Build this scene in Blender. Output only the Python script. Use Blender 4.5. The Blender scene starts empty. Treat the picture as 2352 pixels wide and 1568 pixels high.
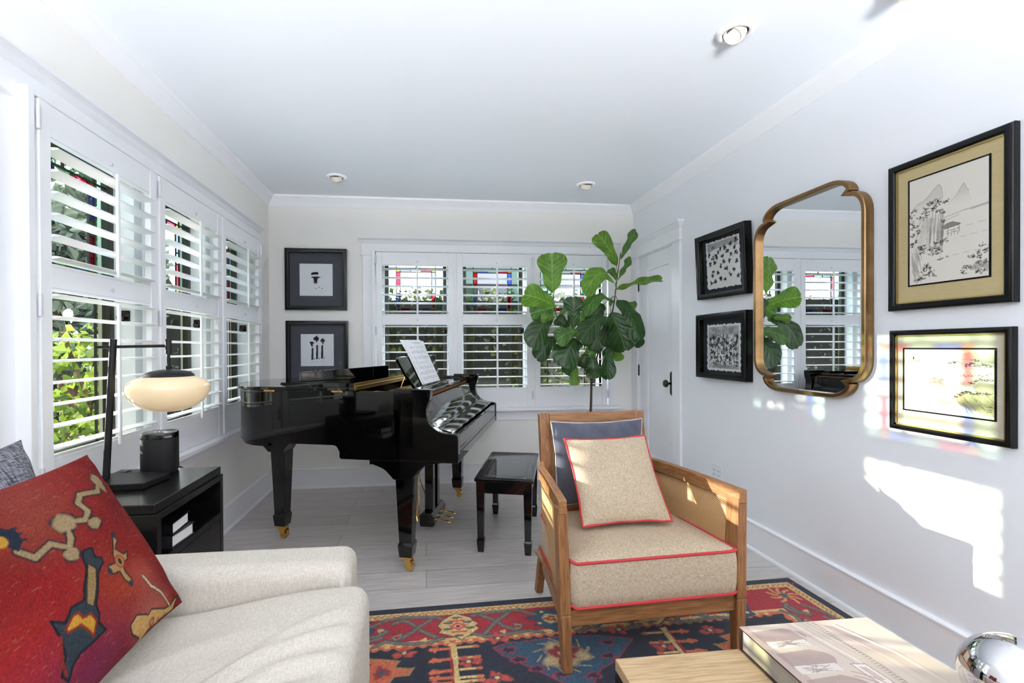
import bpy, bmesh, math, random
import numpy as np
from mathutils import Vector, Matrix, Euler
R = math.radians
pi = math.pi
random.seed(7)
SC = bpy.context.scene
COL = SC.collection
XL, XR, YB, ZC = -1.358, 1.983, 4.245, 2.575     # wall planes and ceiling height

# ------------------------------------------------------------------ helpers
def lin(c):
    return tuple(((x / 255) / 12.92 if x / 255 <= 0.04045 else ((x / 255 + 0.055) / 1.055) ** 2.4) for x in c)

class MB:
    def __init__(s): s.v = []; s.f = []; s.m = []; s.uv = []
    def add(s, vs, fs, mat=0, uvs=None):
        b = len(s.v); s.v += [tuple(v) for v in vs]
        for i, f in enumerate(fs):
            s.f.append(tuple(b + k for k in f)); s.m.append(mat)
            s.uv.append(None if uvs is None else [uvs[k] for k in f])
        return s
    def hexa(s, p, mat=0):   # p: 4 bottom ccw, 4 top ccw
        return s.add(p, [(3, 2, 1, 0), (4, 5, 6, 7), (0, 1, 5, 4), (1, 2, 6, 5), (2, 3, 7, 6), (3, 0, 4, 7)], mat)
    def box(s, x0, x1, y0, y1, z0, z1, mat=0):
        return s.hexa([(x0, y0, z0), (x1, y0, z0), (x1, y1, z0), (x0, y1, z0), (x0, y0, z1), (x1, y0, z1), (x1, y1, z1), (x0, y1, z1)], mat)
    def obox(s, c, size, rot=(0, 0, 0), mat=0):
        M = Matrix.Translation(c) @ Euler(rot).to_matrix().to_4x4()
        a, b, d = [k / 2 for k in size]
        P = [(-a, -b, -d), (a, -b, -d), (a, b, -d), (-a, b, -d), (-a, -b, d), (a, -b, d), (a, b, d), (-a, b, d)]
        return s.hexa([M @ Vector(p) for p in P], mat)
    def prism(s, pts, ax, a0, a1, mat=0):
        def w(p, a):
            return {'x': (a, p[0], p[1]), 'y': (p[0], a, p[1]), 'z': (p[0], p[1], a)}[ax]
        n = len(pts)
        vs = [w(p, a0) for p in pts] + [w(p, a1) for p in pts]
        fs = [tuple(range(n))[::-1], tuple(range(n, 2 * n))] + [(i, (i + 1) % n, n + (i + 1) % n, n + i) for i in range(n)]
        return s.add(vs, fs, mat)
    def frustum(s, c0, h0, c1, h1, mat=0):   # two axis aligned rectangles (centre, half sizes)
        P = []
        for c, h in ((c0, h0), (c1, h1)):
            P += [(c[0] - h[0], c[1] - h[1], c[2]), (c[0] + h[0], c[1] - h[1], c[2]), (c[0] + h[0], c[1] + h[1], c[2]), (c[0] - h[0], c[1] + h[1], c[2])]
        return s.hexa(P, mat)
    def tube(s, pts, r, n=8, mat=0, closed=False):
        pts = [Vector(p) for p in pts]; N = len(pts)
        rs = r if isinstance(r, (list, tuple)) else [r] * N
        up = None; vs = []
        for i, p in enumerate(pts):
            a = pts[(i - 1) % N] if (closed or i > 0) else p
            b = pts[(i + 1) % N] if (closed or i < N - 1) else p
            t = (b - a).normalized()
            if up is None:
                up = t.orthogonal().normalized()
            else:
                up = (up - t * up.dot(t)).normalized()
            q = t.cross(up)
            for k in range(n):
                an = 2 * pi * k / n
                vs.append(p + (up * math.cos(an) + q * math.sin(an)) * rs[i])
        fs = []
        for i in range(N if closed else N - 1):
            j = (i + 1) % N
            for k in range(n):
                k2 = (k + 1) % n
                fs.append((i * n + k, i * n + k2, j * n + k2, j * n + k))
        if not closed:
            fs += [tuple(range(n))[::-1], tuple(range((N - 1) * n, N * n))]
        return s.add(vs, fs, mat)
    def lathe(s, prof, n=32, c=(0, 0, 0), mat=0, ax='z'):
        vs = []; m = len(prof)
        for k in range(n):
            a = 2 * pi * k / n
            for r, z in prof:
                p = (r * math.cos(a), r * math.sin(a), z)
                if ax == 'x': p = (p[2], p[0], p[1])
                if ax == 'y': p = (p[0], p[2], p[1])
                vs.append((p[0] + c[0], p[1] + c[1], p[2] + c[2]))
        fs = []
        for k in range(n):
            k2 = (k + 1) % n
            for i in range(m - 1):
                fs.append((k * m + i, k2 * m + i, k2 * m + i + 1, k * m + i + 1))
        return s.add(vs, fs, mat)
    def grid(s, fn, nu, nv, mat=0, closeu=False):
        vs = []; uvs = []
        for i in range(nu + 1):
            for j in range(nv + 1):
                vs.append(fn(i / nu, j / nv)); uvs.append((i / nu, j / nv))
        fs = [(i * (nv + 1) + j, (i + 1) * (nv + 1) + j, (i + 1) * (nv + 1) + j + 1, i * (nv + 1) + j + 1) for i in range(nu) for j in range(nv)]
        return s.add(vs, fs, mat, uvs)
    def build(s, name, mats, parent=None, smooth=None, bevel=0, seg=2, sub=0, weld=0, flip=True):
        me = bpy.data.meshes.new(name)
        me.from_pydata(s.v, [], s.f)
        mats = mats if isinstance(mats, (list, tuple)) else [mats]
        for m in mats: me.materials.append(m)
        me.polygons.foreach_set('material_index', s.m)
        if any(u is not None for u in s.uv):
            lay = me.uv_layers.new(name='UVMap'); k = 0
            for p, u in zip(me.polygons, s.uv):
                for q in range(p.loop_total):
                    if u is not None: lay.data[p.loop_start + q].uv = u[q]
        bm = bmesh.new(); bm.from_mesh(me)
        if weld: bmesh.ops.remove_doubles(bm, verts=bm.verts, dist=weld)
        if flip: bmesh.ops.recalc_face_normals(bm, faces=bm.faces)
        bm.to_mesh(me); bm.free()
        o = bpy.data.objects.new(name, me); COL.objects.link(o)
        if parent: o.parent = parent
        if smooth is not None:
            me.polygons.foreach_set('use_smooth', [True] * len(me.polygons))
            if smooth < 180: me.set_sharp_from_angle(angle=R(smooth))
        if bevel:
            b = o.modifiers.new('Bevel', 'BEVEL'); b.width = bevel; b.segments = seg; b.limit_method = 'ANGLE'; b.angle_limit = R(35)
        if sub:
            b = o.modifiers.new('Subdivision', 'SUBSURF'); b.levels = sub; b.render_levels = sub
        return o

def empty(name, loc=(0, 0, 0), rz=0, rot=None):
    o = bpy.data.objects.new(name, None); COL.objects.link(o)
    o.location = loc; o.rotation_euler = rot if rot else (0, 0, rz); o.empty_display_size = .05
    return o
def tag(o, label=None, cat=None, group=None, kind=None):
    if label: o['label'] = label
    if cat: o['category'] = cat
    if group: o['group'] = group
    if kind: o['kind'] = kind
    return o
def thing(name, label, cat, loc=(0, 0, 0), rz=0, group=None, rot=None):
    return tag(empty(name, loc, rz, rot), label, cat, group)
def kids(o): return [c for c in bpy.data.objects if c.parent is o]
def copy_tree(o, parent=None):
    c = o.copy(); COL.objects.link(c); c.parent = parent
    for ch in kids(o): copy_tree(ch, c)
    return c

# ------------------------------------------------------------------ materials
MATS = {}
def nodes(name):
    m = bpy.data.materials.new(name); m.use_nodes = True
    nt = m.node_tree; b = nt.nodes['Principled BSDF']; MATS[name] = m
    return m, nt, b
def link(nt, a, b): nt.links.new(a, b)
def pm(name, col, rough=.5, metal=0, coat=0, spec=.5, noise=None, bump=None, stretch=(1, 1, 1), emit=None, sheen=0):
    """principled with optional noise colour variation (scale, amount) and bump (scale, strength)"""
    m, nt, b = nodes(name)
    c = lin(col); b.inputs['Base Color'].default_value = (*c, 1)
    b.inputs['Roughness'].default_value = rough; b.inputs['Metallic'].default_value = metal
    b.inputs['Coat Weight'].default_value = coat; b.inputs['Coat Roughness'].default_value = .03
    b.inputs['Specular IOR Level'].default_value = spec
    b.inputs['Sheen Weight'].default_value = sheen
    tc = nt.nodes.new('ShaderNodeTexCoord'); mp = nt.nodes.new('ShaderNodeMapping')
    mp.inputs['Scale'].default_value = stretch; link(nt, tc.outputs['Object'], mp.inputs['Vector'])
    if noise:
        n = nt.nodes.new('ShaderNodeTexNoise'); n.inputs['Scale'].default_value = noise[0]; n.inputs['Detail'].default_value = 5
        link(nt, mp.outputs[0], n.inputs['Vector'])
        r = nt.nodes.new('ShaderNodeValToRGB')
        a = noise[1]
        r.color_ramp.elements[0].position = .3; r.color_ramp.elements[1].position = .7
        r.color_ramp.elements[0].color = (*[x * (1 - a) for x in c], 1); r.color_ramp.elements[1].color = (*[min(1, x * (1 + a)) for x in c], 1)
        link(nt, n.outputs['Fac'], r.inputs['Fac']); link(nt, r.outputs['Color'], b.inputs['Base Color'])
    if bump:
        n = nt.nodes.new('ShaderNodeTexNoise'); n.inputs['Scale'].default_value = bump[0]; n.inputs['Detail'].default_value = 3
        link(nt, mp.outputs[0], n.inputs['Vector'])
        u = nt.nodes.new('ShaderNodeBump'); u.inputs['Strength'].default_value = bump[1]; u.inputs['Distance'].default_value = .002
        link(nt, n.outputs['Fac'], u.inputs['Height']); link(nt, u.outputs['Normal'], b.inputs['Normal'])
    if emit:
        b.inputs['Emission Color'].default_value = (*lin(emit[0]), 1); b.inputs['Emission Strength'].default_value = emit[1]
    return m

def weave(name, c1, c2, scale=900, rough=.9, bump=.35, aniso=1.0):
    """woven cloth: two crossing thread noises"""
    m, nt, b = nodes(name); b.inputs['Roughness'].default_value = rough; b.inputs['Specular IOR Level'].default_value = .2
    tc = nt.nodes.new('ShaderNodeTexCoord'); hs = []
    for st in ((1, .12, .12), (.12, 1, 1)):
        mp = nt.nodes.new('ShaderNodeMapping'); mp.inputs['Scale'].default_value = st
        link(nt, tc.outputs['Object'], mp.inputs['Vector'])
        n = nt.nodes.new('ShaderNodeTexNoise'); n.inputs['Scale'].default_value = scale; n.inputs['Detail'].default_value = 2
        link(nt, mp.outputs[0], n.inputs['Vector']); hs.append(n)
    mx = nt.nodes.new('ShaderNodeMath'); mx.operation = 'MULTIPLY'
    link(nt, hs[0].outputs['Fac'], mx.inputs[0]); link(nt, hs[1].outputs['Fac'], mx.inputs[1])
    r = nt.nodes.new('ShaderNodeValToRGB'); e = r.color_ramp.elements
    e[0].position = .13; e[0].color = (*lin(c1), 1); e[1].position = .36; e[1].color = (*lin(c2), 1)
    link(nt, mx.outputs[0], r.inputs['Fac']); link(nt, r.outputs['Color'], b.inputs['Base Color'])
    u = nt.nodes.new('ShaderNodeBump'); u.inputs['Strength'].default_value = bump; u.inputs['Distance'].default_value = .001
    link(nt, mx.outputs[0], u.inputs['Height']); link(nt, u.outputs['Normal'], b.inputs['Normal'])
    return m

def wood(name, c1, c2, stretch, rough=.4, scale=14, coat=0):
    m, nt, b = nodes(name); b.inputs['Roughness'].default_value = rough; b.inputs['Coat Weight'].default_value = coat
    tc = nt.nodes.new('ShaderNodeTexCoord'); mp = nt.nodes.new('ShaderNodeMapping'); mp.inputs['Scale'].default_value = stretch
    link(nt, tc.outputs['Object'], mp.inputs['Vector'])
    n = nt.nodes.new('ShaderNodeTexNoise'); n.inputs['Scale'].default_value = scale; n.inputs['Detail'].default_value = 7; n.inputs['Distortion'].default_value = .6
    link(nt, mp.outputs[0], n.inputs['Vector'])
    r = nt.nodes.new('ShaderNodeValToRGB'); e = r.color_ramp.elements
    e[0].position = .33; e[0].color = (*lin(c1), 1); e[1].position = .68; e[1].color = (*lin(c2), 1)
    link(nt, n.outputs['Fac'], r.inputs['Fac']); link(nt, r.outputs['Color'], b.inputs['Base Color'])
    u = nt.nodes.new('ShaderNodeBump'); u.inputs['Strength'].default_value = .12; u.inputs['Distance'].default_value = .002
    link(nt, n.outputs['Fac'], u.inputs['Height']); link(nt, u.outputs['Normal'], b.inputs['Normal'])
    return m

def glass(name, col=(255, 255, 255), rough=0.0, bump=None, spec=1.0):
    """thin pane: tinted transparency under a Fresnel reflection"""
    m = bpy.data.materials.new(name); m.use_nodes = True; nt = m.node_tree; nt.nodes.clear()
    out = nt.nodes.new('ShaderNodeOutputMaterial'); mix = nt.nodes.new('ShaderNodeMixShader')
    tr = nt.nodes.new('ShaderNodeBsdfTransparent'); tr.inputs['Color'].default_value = (*lin(col), 1)
    gl = nt.nodes.new('ShaderNodeBsdfGlossy'); gl.inputs['Roughness'].default_value = rough
    fr = nt.nodes.new('ShaderNodeLayerWeight'); fr.inputs['Blend'].default_value = .12
    mu = nt.nodes.new('ShaderNodeMath'); mu.operation = 'MULTIPLY'; mu.inputs[1].default_value = spec
    link(nt, fr.outputs['Fresnel'], mu.inputs[0]); link(nt, mu.outputs[0], mix.inputs['Fac'])
    link(nt, tr.outputs[0], mix.inputs[1]); link(nt, gl.outputs[0], mix.inputs[2]); link(nt, mix.outputs[0], out.inputs['Surface'])
    if bump:
        tc = nt.nodes.new('ShaderNodeTexCoord'); n = nt.nodes.new('ShaderNodeTexNoise'); n.inputs['Scale'].default_value = bump[0]
        link(nt, tc.outputs['Object'], n.inputs['Vector'])
        u = nt.nodes.new('ShaderNodeBump'); u.inputs['Strength'].default_value = bump[1]; u.inputs['Distance'].default_value = .002
        link(nt, n.outputs['Fac'], u.inputs['Height']); link(nt, u.outputs['Normal'], gl.inputs['Normal'])
    MATS[name] = m
    return m

M = {}
M['wall'] = pm('wall_paint', (242, 240, 235), .75, bump=(260, .06))
M['wall_skytint'] = pm('wall_paint_sky_tint', (238, 240, 244), .6, bump=(260, .06))  # cool copy of the wall paint; blue of the sky light put into its colour
M['ceil'] = pm('ceiling_paint', (236, 241, 246), .8, bump=(200, .05))
M['trim'] = pm('trim_paint', (240, 241, 244), .32, spec=.45)
M['shutter'] = pm('shutter_paint', (241, 242, 244), .32, spec=.45)
M['hinge'] = pm('painted_hinge', (214, 214, 220), .35, metal=.2)
M['black'] = pm('piano_lacquer', (5, 5, 5), .05, coat=.35, spec=.35)
M['blackw'] = wood('black_stained_wood', (9, 9, 10), (20, 19, 20), (1, 12, 12), .22, 10)
M['blackm'] = pm('black_metal', (14, 14, 15), .42, metal=.3)
M['brass'] = pm('polished_brass', (222, 178, 100), .2, metal=1)
M['brassa'] = pm('aged_brass', (150, 118, 80), .3, metal=1, noise=(9, .22))
M['gold'] = pm('gold_hinge', (196, 160, 92), .35, metal=1)
M['mapw'] = wood('action_wood', (150, 92, 40), (190, 126, 62), (1, 12, 12), .5, 12)
M['felt'] = pm('black_felt', (12, 12, 12), .95)
M['teakx'] = wood('teak_along_x', (128, 84, 48), (168, 120, 76), (1.2, 14, 14), .42, 9)
M['teaky'] = wood('teak_along_y', (128, 84, 48), (168, 120, 76), (14, 1.2, 14), .42, 9)
M['teakz'] = wood('teak_along_z', (122, 80, 45), (162, 114, 72), (14, 14, 1.2), .42, 9)
M['linen'] = weave('beige_linen', (156, 136, 112), (208, 192, 168), 800, bump=.25)
M['sofa'] = weave('sofa_linen', (180, 172, 160), (206, 199, 188), 700, bump=.2)
M['piping'] = pm('red_piping', (196, 58, 62), .8, bump=(700, .5))
M['blue'] = pm('slate_blue_velvet', (78, 82, 98), .85, noise=(14, .22), bump=(120, .15), sheen=.35)
M['bluee'] = pm('pale_seam', (190, 186, 186), .9)
M['grey'] = weave('grey_knit', (58, 58, 64), (150, 150, 158), 260, bump=.8)
M['white'] = pm('white_paper', (240, 240, 240), .8)
M['page'] = pm('page_block', (150, 145, 136), .8, noise=(8, .08), stretch=(1, 1, 60))
M['maroon'] = pm('book_cloth_maroon', (58, 30, 32), .5)
M['dkbook'] = pm('dark_book_cover', (40, 40, 44), .5)
M['tan'] = wood('table_oak', (172, 142, 104), (206, 178, 140), (1.5, 22, 22), .4, 7)
M['chrome'] = pm('polished_chrome', (225, 225, 230), .05, metal=1)
M['mirror'] = pm('mirror_silver', (240, 243, 245), .0, metal=1)
M['opal'] = pm('opal_glass', (200, 184, 152), .08, coat=.5, emit=((255, 222, 176), .06))
M['spk'] = pm('speaker_grille', (34, 34, 36), .5, metal=.3, noise=(900, .3))
M['spkt'] = pm('speaker_top', (10, 10, 11), .2)
M['soil'] = pm('potting_soil', (48, 36, 28), .95, bump=(60, 1))
M['pot'] = pm('stone_planter', (196, 194, 190), .7, noise=(8, .08))
M['bark'] = pm('fig_bark', (84, 62, 44), .85, noise=(40, .35), bump=(60, .8), stretch=(1, 1, .3))
M['petiole'] = pm('green_stalk', (112, 140, 52), .6)
M['plate'] = pm('outlet_plastic', (232, 234, 240), .35)
M['slot'] = pm('outlet_slot', (60, 60, 64), .5)
M['framek'] = pm('black_picture_frame', (10, 10, 11), .22, spec=.3)
M['matg'] = pm('charcoal_mat', (74, 76, 84), .9)
M['matn'] = pm('dark_navy_mat', (44, 46, 58), .9)
M['matt'] = pm('straw_silk_mat', (208, 190, 142), .75, noise=(30, .06), stretch=(1, 1, 14))
M['matb'] = pm('beige_silk_mat', (206, 196, 176), .75, noise=(30, .06), stretch=(1, 1, 14))
M['fgold'] = pm('gold_fillet', (196, 172, 110), .4, metal=.7)
M['pglass'] = glass('picture_glass', spec=.9)
M['wood_sash'] = pm('dark_painted_sash', (30, 29, 27), .35)
M['jamb'] = pm('window_jamb_paint', (214, 218, 220), .4)
M['lead'] = pm('lead_came', (34, 34, 36), .45, metal=.4)
M['gclear'] = glass('clear_window_glass', (246, 250, 250))
M['gborder'] = glass('ribbed_border_glass', (208, 214, 180), .05, bump=(140, .5))
M['gteal'] = glass('teal_window_glass', (170, 206, 184), .03, bump=(90, .4))
M['gred'] = glass('red_window_glass', (214, 34, 50), .02)
M['gblue'] = glass('blue_window_glass', (92, 132, 236), .02)
M['gorange'] = glass('orange_window_glass', (240, 160, 30), .02)
M['leafo'] = pm('hedge_leaf', (54, 68, 34), .6)
M['bronze'] = pm('oil_rubbed_bronze', (30, 26, 24), .35, metal=.5)
M['eyeball'] = pm('light_gimbal', (226, 216, 202), .45)
M['lens'] = pm('lamp_lens', (200, 208, 206), .15, emit=((255, 246, 230), .12))
M['ground'] = pm('garden_soil', (84, 78, 62), .95, noise=(3, .3))
M['fence'] = pm('garden_fence', (104, 74, 56), .8, noise=(5, .25), stretch=(1, 1, 8))
M['siding'] = pm('neighbour_siding', (150, 160, 176), .7)

# floor planks running across the room
def floor_mat():
    m, nt, b = nodes('grey_plank_floor'); b.inputs['Roughness'].default_value = .33
    tc = nt.nodes.new('ShaderNodeTexCoord')
    br = nt.nodes.new('ShaderNodeTexBrick'); br.offset = .37; br.offset_frequency = 2
    for k, v in (('Scale', 1), ('Mortar Size', .0012), ('Mortar Smooth', .1), ('Bias', 0), ('Brick Width', 1.5), ('Row Height', .185)): br.inputs[k].default_value = v
    br.inputs['Color1'].default_value = (*lin((214, 208, 205)), 1); br.inputs['Color2'].default_value = (*lin((198, 192, 190)), 1); br.inputs['Mortar'].default_value = (*lin((96, 90, 88)), 1)
    link(nt, tc.outputs['Object'], br.inputs['Vector'])
    mp = nt.nodes.new('ShaderNodeMapping'); mp.inputs['Scale'].default_value = (1, 16, 1); link(nt, tc.outputs['Object'], mp.inputs['Vector'])
    n = nt.nodes.new('ShaderNodeTexNoise'); n.inputs['Scale'].default_value = 5; n.inputs['Detail'].default_value = 8; n.inputs['Distortion'].default_value = .8
    link(nt, mp.outputs[0], n.inputs['Vector'])
    r = nt.nodes.new('ShaderNodeValToRGB'); e = r.color_ramp.elements
    e[0].position = .3; e[0].color = (.78, .77, .76, 1); e[1].position = .7; e[1].color = (1.08, 1.07, 1.06, 1)
    link(nt, n.outputs['Fac'], r.inputs['Fac'])
    mx = nt.nodes.new('ShaderNodeMix'); mx.data_type = 'RGBA'; mx.blend_type = 'MULTIPLY'; mx.inputs['Factor'].default_value = 1
    link(nt, br.outputs['Color'], mx.inputs['A']); link(nt, r.outputs['Color'], mx.inputs['B'])
    link(nt, mx.outputs['Result'], b.inputs['Base Color'])
    u = nt.nodes.new('ShaderNodeBump'); u.inputs['Strength'].default_value = .1; u.inputs['Distance'].default_value = .002
    link(nt, n.outputs['Fac'], u.inputs['Height']); link(nt, u.outputs['Normal'], b.inputs['Normal'])
    return m
M['floor'] = floor_mat()

def cane_mat():
    m, nt, b = nodes('woven_cane'); b.inputs['Roughness'].default_value = .5
    tc = nt.nodes.new('ShaderNodeTexCoord')
    ws = []
    for ang in (45, -45):
        mp = nt.nodes.new('ShaderNodeMapping'); mp.inputs['Rotation'].default_value = (0, 0, R(ang)); link(nt, tc.outputs['UV'], mp.inputs['Vector'])
        w = nt.nodes.new('ShaderNodeTexWave'); w.inputs['Scale'].default_value = 44; w.inputs['Distortion'].default_value = .4; link(nt, mp.outputs[0], w.inputs['Vector']); ws.append(w)
    mx = nt.nodes.new('ShaderNodeMath'); mx.operation = 'MAXIMUM'
    link(nt, ws[0].outputs['Fac'], mx.inputs[0]); link(nt, ws[1].outputs['Fac'], mx.inputs[1])
    r = nt.nodes.new('ShaderNodeValToRGB'); e = r.color_ramp.elements
    e[0].position = .25; e[0].color = (*lin((104, 64, 34)), 1); e[1].position = .8; e[1].color = (*lin((214, 172, 120)), 1)
    link(nt, mx.outputs[0], r.inputs['Fac']); link(nt, r.outputs['Color'], b.inputs['Base Color'])
    u = nt.nodes.new('ShaderNodeBump'); u.inputs['Strength'].default_value = .6; u.inputs['Distance'].default_value = .002
    link(nt, mx.outputs[0], u.inputs['Height']); link(nt, u.outputs['Normal'], b.inputs['Normal'])
    return m
M['cane'] = cane_mat()

def leaf_mat(name, c, cv, trans=.35):
    m, nt, b = nodes(name); b.inputs['Roughness'].default_value = .33; b.inputs['Specular IOR Level'].default_value = .5
    uv = nt.nodes.new('ShaderNodeTexCoord'); sp = nt.nodes.new('ShaderNodeSeparateXYZ'); link(nt, uv.outputs['UV'], sp.inputs[0])
    def math_(op, a, bb=None):
        n = nt.nodes.new('ShaderNodeMath'); n.operation = op
        for i, x in enumerate((a, bb)):
            if x is None: continue
            if isinstance(x, (int, float)): n.inputs[i].default_value = x
            else: link(nt, x, n.inputs[i])
        return n.outputs[0]
    s = math_('ABSOLUTE', math_('SUBTRACT', sp.outputs[0], .5))
    mid = math_('LESS_THAN', s, .016)
    t = math_('SUBTRACT', sp.outputs[1], math_('MULTIPLY', s, .55))
    fr = math_('FRACT', math_('MULTIPLY', t, 7.0))
    side = math_('LESS_THAN', math_('ABSOLUTE', math_('SUBTRACT', fr, .5)), .055)
    vein = math_('MAXIMUM', mid, math_('MULTIPLY', side, .7))
    n = nt.nodes.new('ShaderNodeTexNoise'); n.inputs['Scale'].default_value = 14; link(nt, uv.outputs['Object'], n.inputs['Vector'])
    r = nt.nodes.new('ShaderNodeValToRGB'); e = r.color_ramp.elements; cl = lin(c)
    e[0].position = .3; e[0].color = (*[x * .7 for x in cl], 1); e[1].position = .7; e[1].color = (*[x * 1.25 for x in cl], 1)
    link(nt, n.outputs['Fac'], r.inputs['Fac'])
    mx = nt.nodes.new('ShaderNodeMix'); mx.data_type = 'RGBA'; link(nt, vein, mx.inputs['Factor'])
    link(nt, r.outputs['Color'], mx.inputs['A']); mx.inputs['B'].default_value = (*lin(cv), 1)
    link(nt, mx.outputs['Result'], b.inputs['Base Color'])
    q = math_('ABSOLUTE', math_('SUBTRACT', fr, .5))
    u = nt.nodes.new('ShaderNodeBump'); u.inputs['Strength'].default_value = .3; u.inputs['Distance'].default_value = .004
    link(nt, math_('MINIMUM', math_('MULTIPLY', q, 4), math_('MULTIPLY', s, 12)), u.inputs['Height']); link(nt, u.outputs['Normal'], b.inputs['Normal'])
    tr = nt.nodes.new('ShaderNodeBsdfTranslucent'); link(nt, mx.outputs['Result'], tr.inputs['Color'])
    ms = nt.nodes.new('ShaderNodeMixShader'); ms.inputs['Fac'].default_value = trans
    out = nt.nodes['Material Output']
    link(nt, b.outputs[0], ms.inputs[1]); link(nt, tr.outputs[0], ms.inputs[2]); link(nt, ms.outputs[0], out.inputs['Surface'])
    return m
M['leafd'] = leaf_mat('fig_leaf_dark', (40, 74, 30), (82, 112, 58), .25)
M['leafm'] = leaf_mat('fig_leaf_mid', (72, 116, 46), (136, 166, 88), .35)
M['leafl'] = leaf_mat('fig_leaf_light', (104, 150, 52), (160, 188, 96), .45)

def paint_mat(name, rough=.85, bump=None, spec=.3, sheen=0):
    m, nt, b = nodes(name); b.inputs['Roughness'].default_value = rough; b.inputs['Specular IOR Level'].default_value = spec; b.inputs['Sheen Weight'].default_value = sheen
    a = nt.nodes.new('ShaderNodeAttribute'); a.attribute_name = 'paint'
    link(nt, a.outputs['Color'], b.inputs['Base Color'])
    if bump:
        tc = nt.nodes.new('ShaderNodeTexCoord'); n = nt.nodes.new('ShaderNodeTexNoise'); n.inputs['Scale'].default_value = bump[0]
        link(nt, tc.outputs['Object'], n.inputs['Vector'])
        u = nt.nodes.new('ShaderNodeBump'); u.inputs['Strength'].default_value = bump[1]; u.inputs['Distance'].default_value = .002
        link(nt, n.outputs['Fac'], u.inputs['Height']); link(nt, u.outputs['Normal'], b.inputs['Normal'])
    return m
M['ink'] = paint_mat('ink_on_paper', .85)
M['print'] = paint_mat('printed_jacket', .35, spec=.4)
M['rug'] = paint_mat('wool_pile', .95, bump=(420, 1.0), spec=.1, sheen=.2)
M['kilim'] = paint_mat('printed_kilim', .9, bump=(500, .6), spec=.15)

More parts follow.
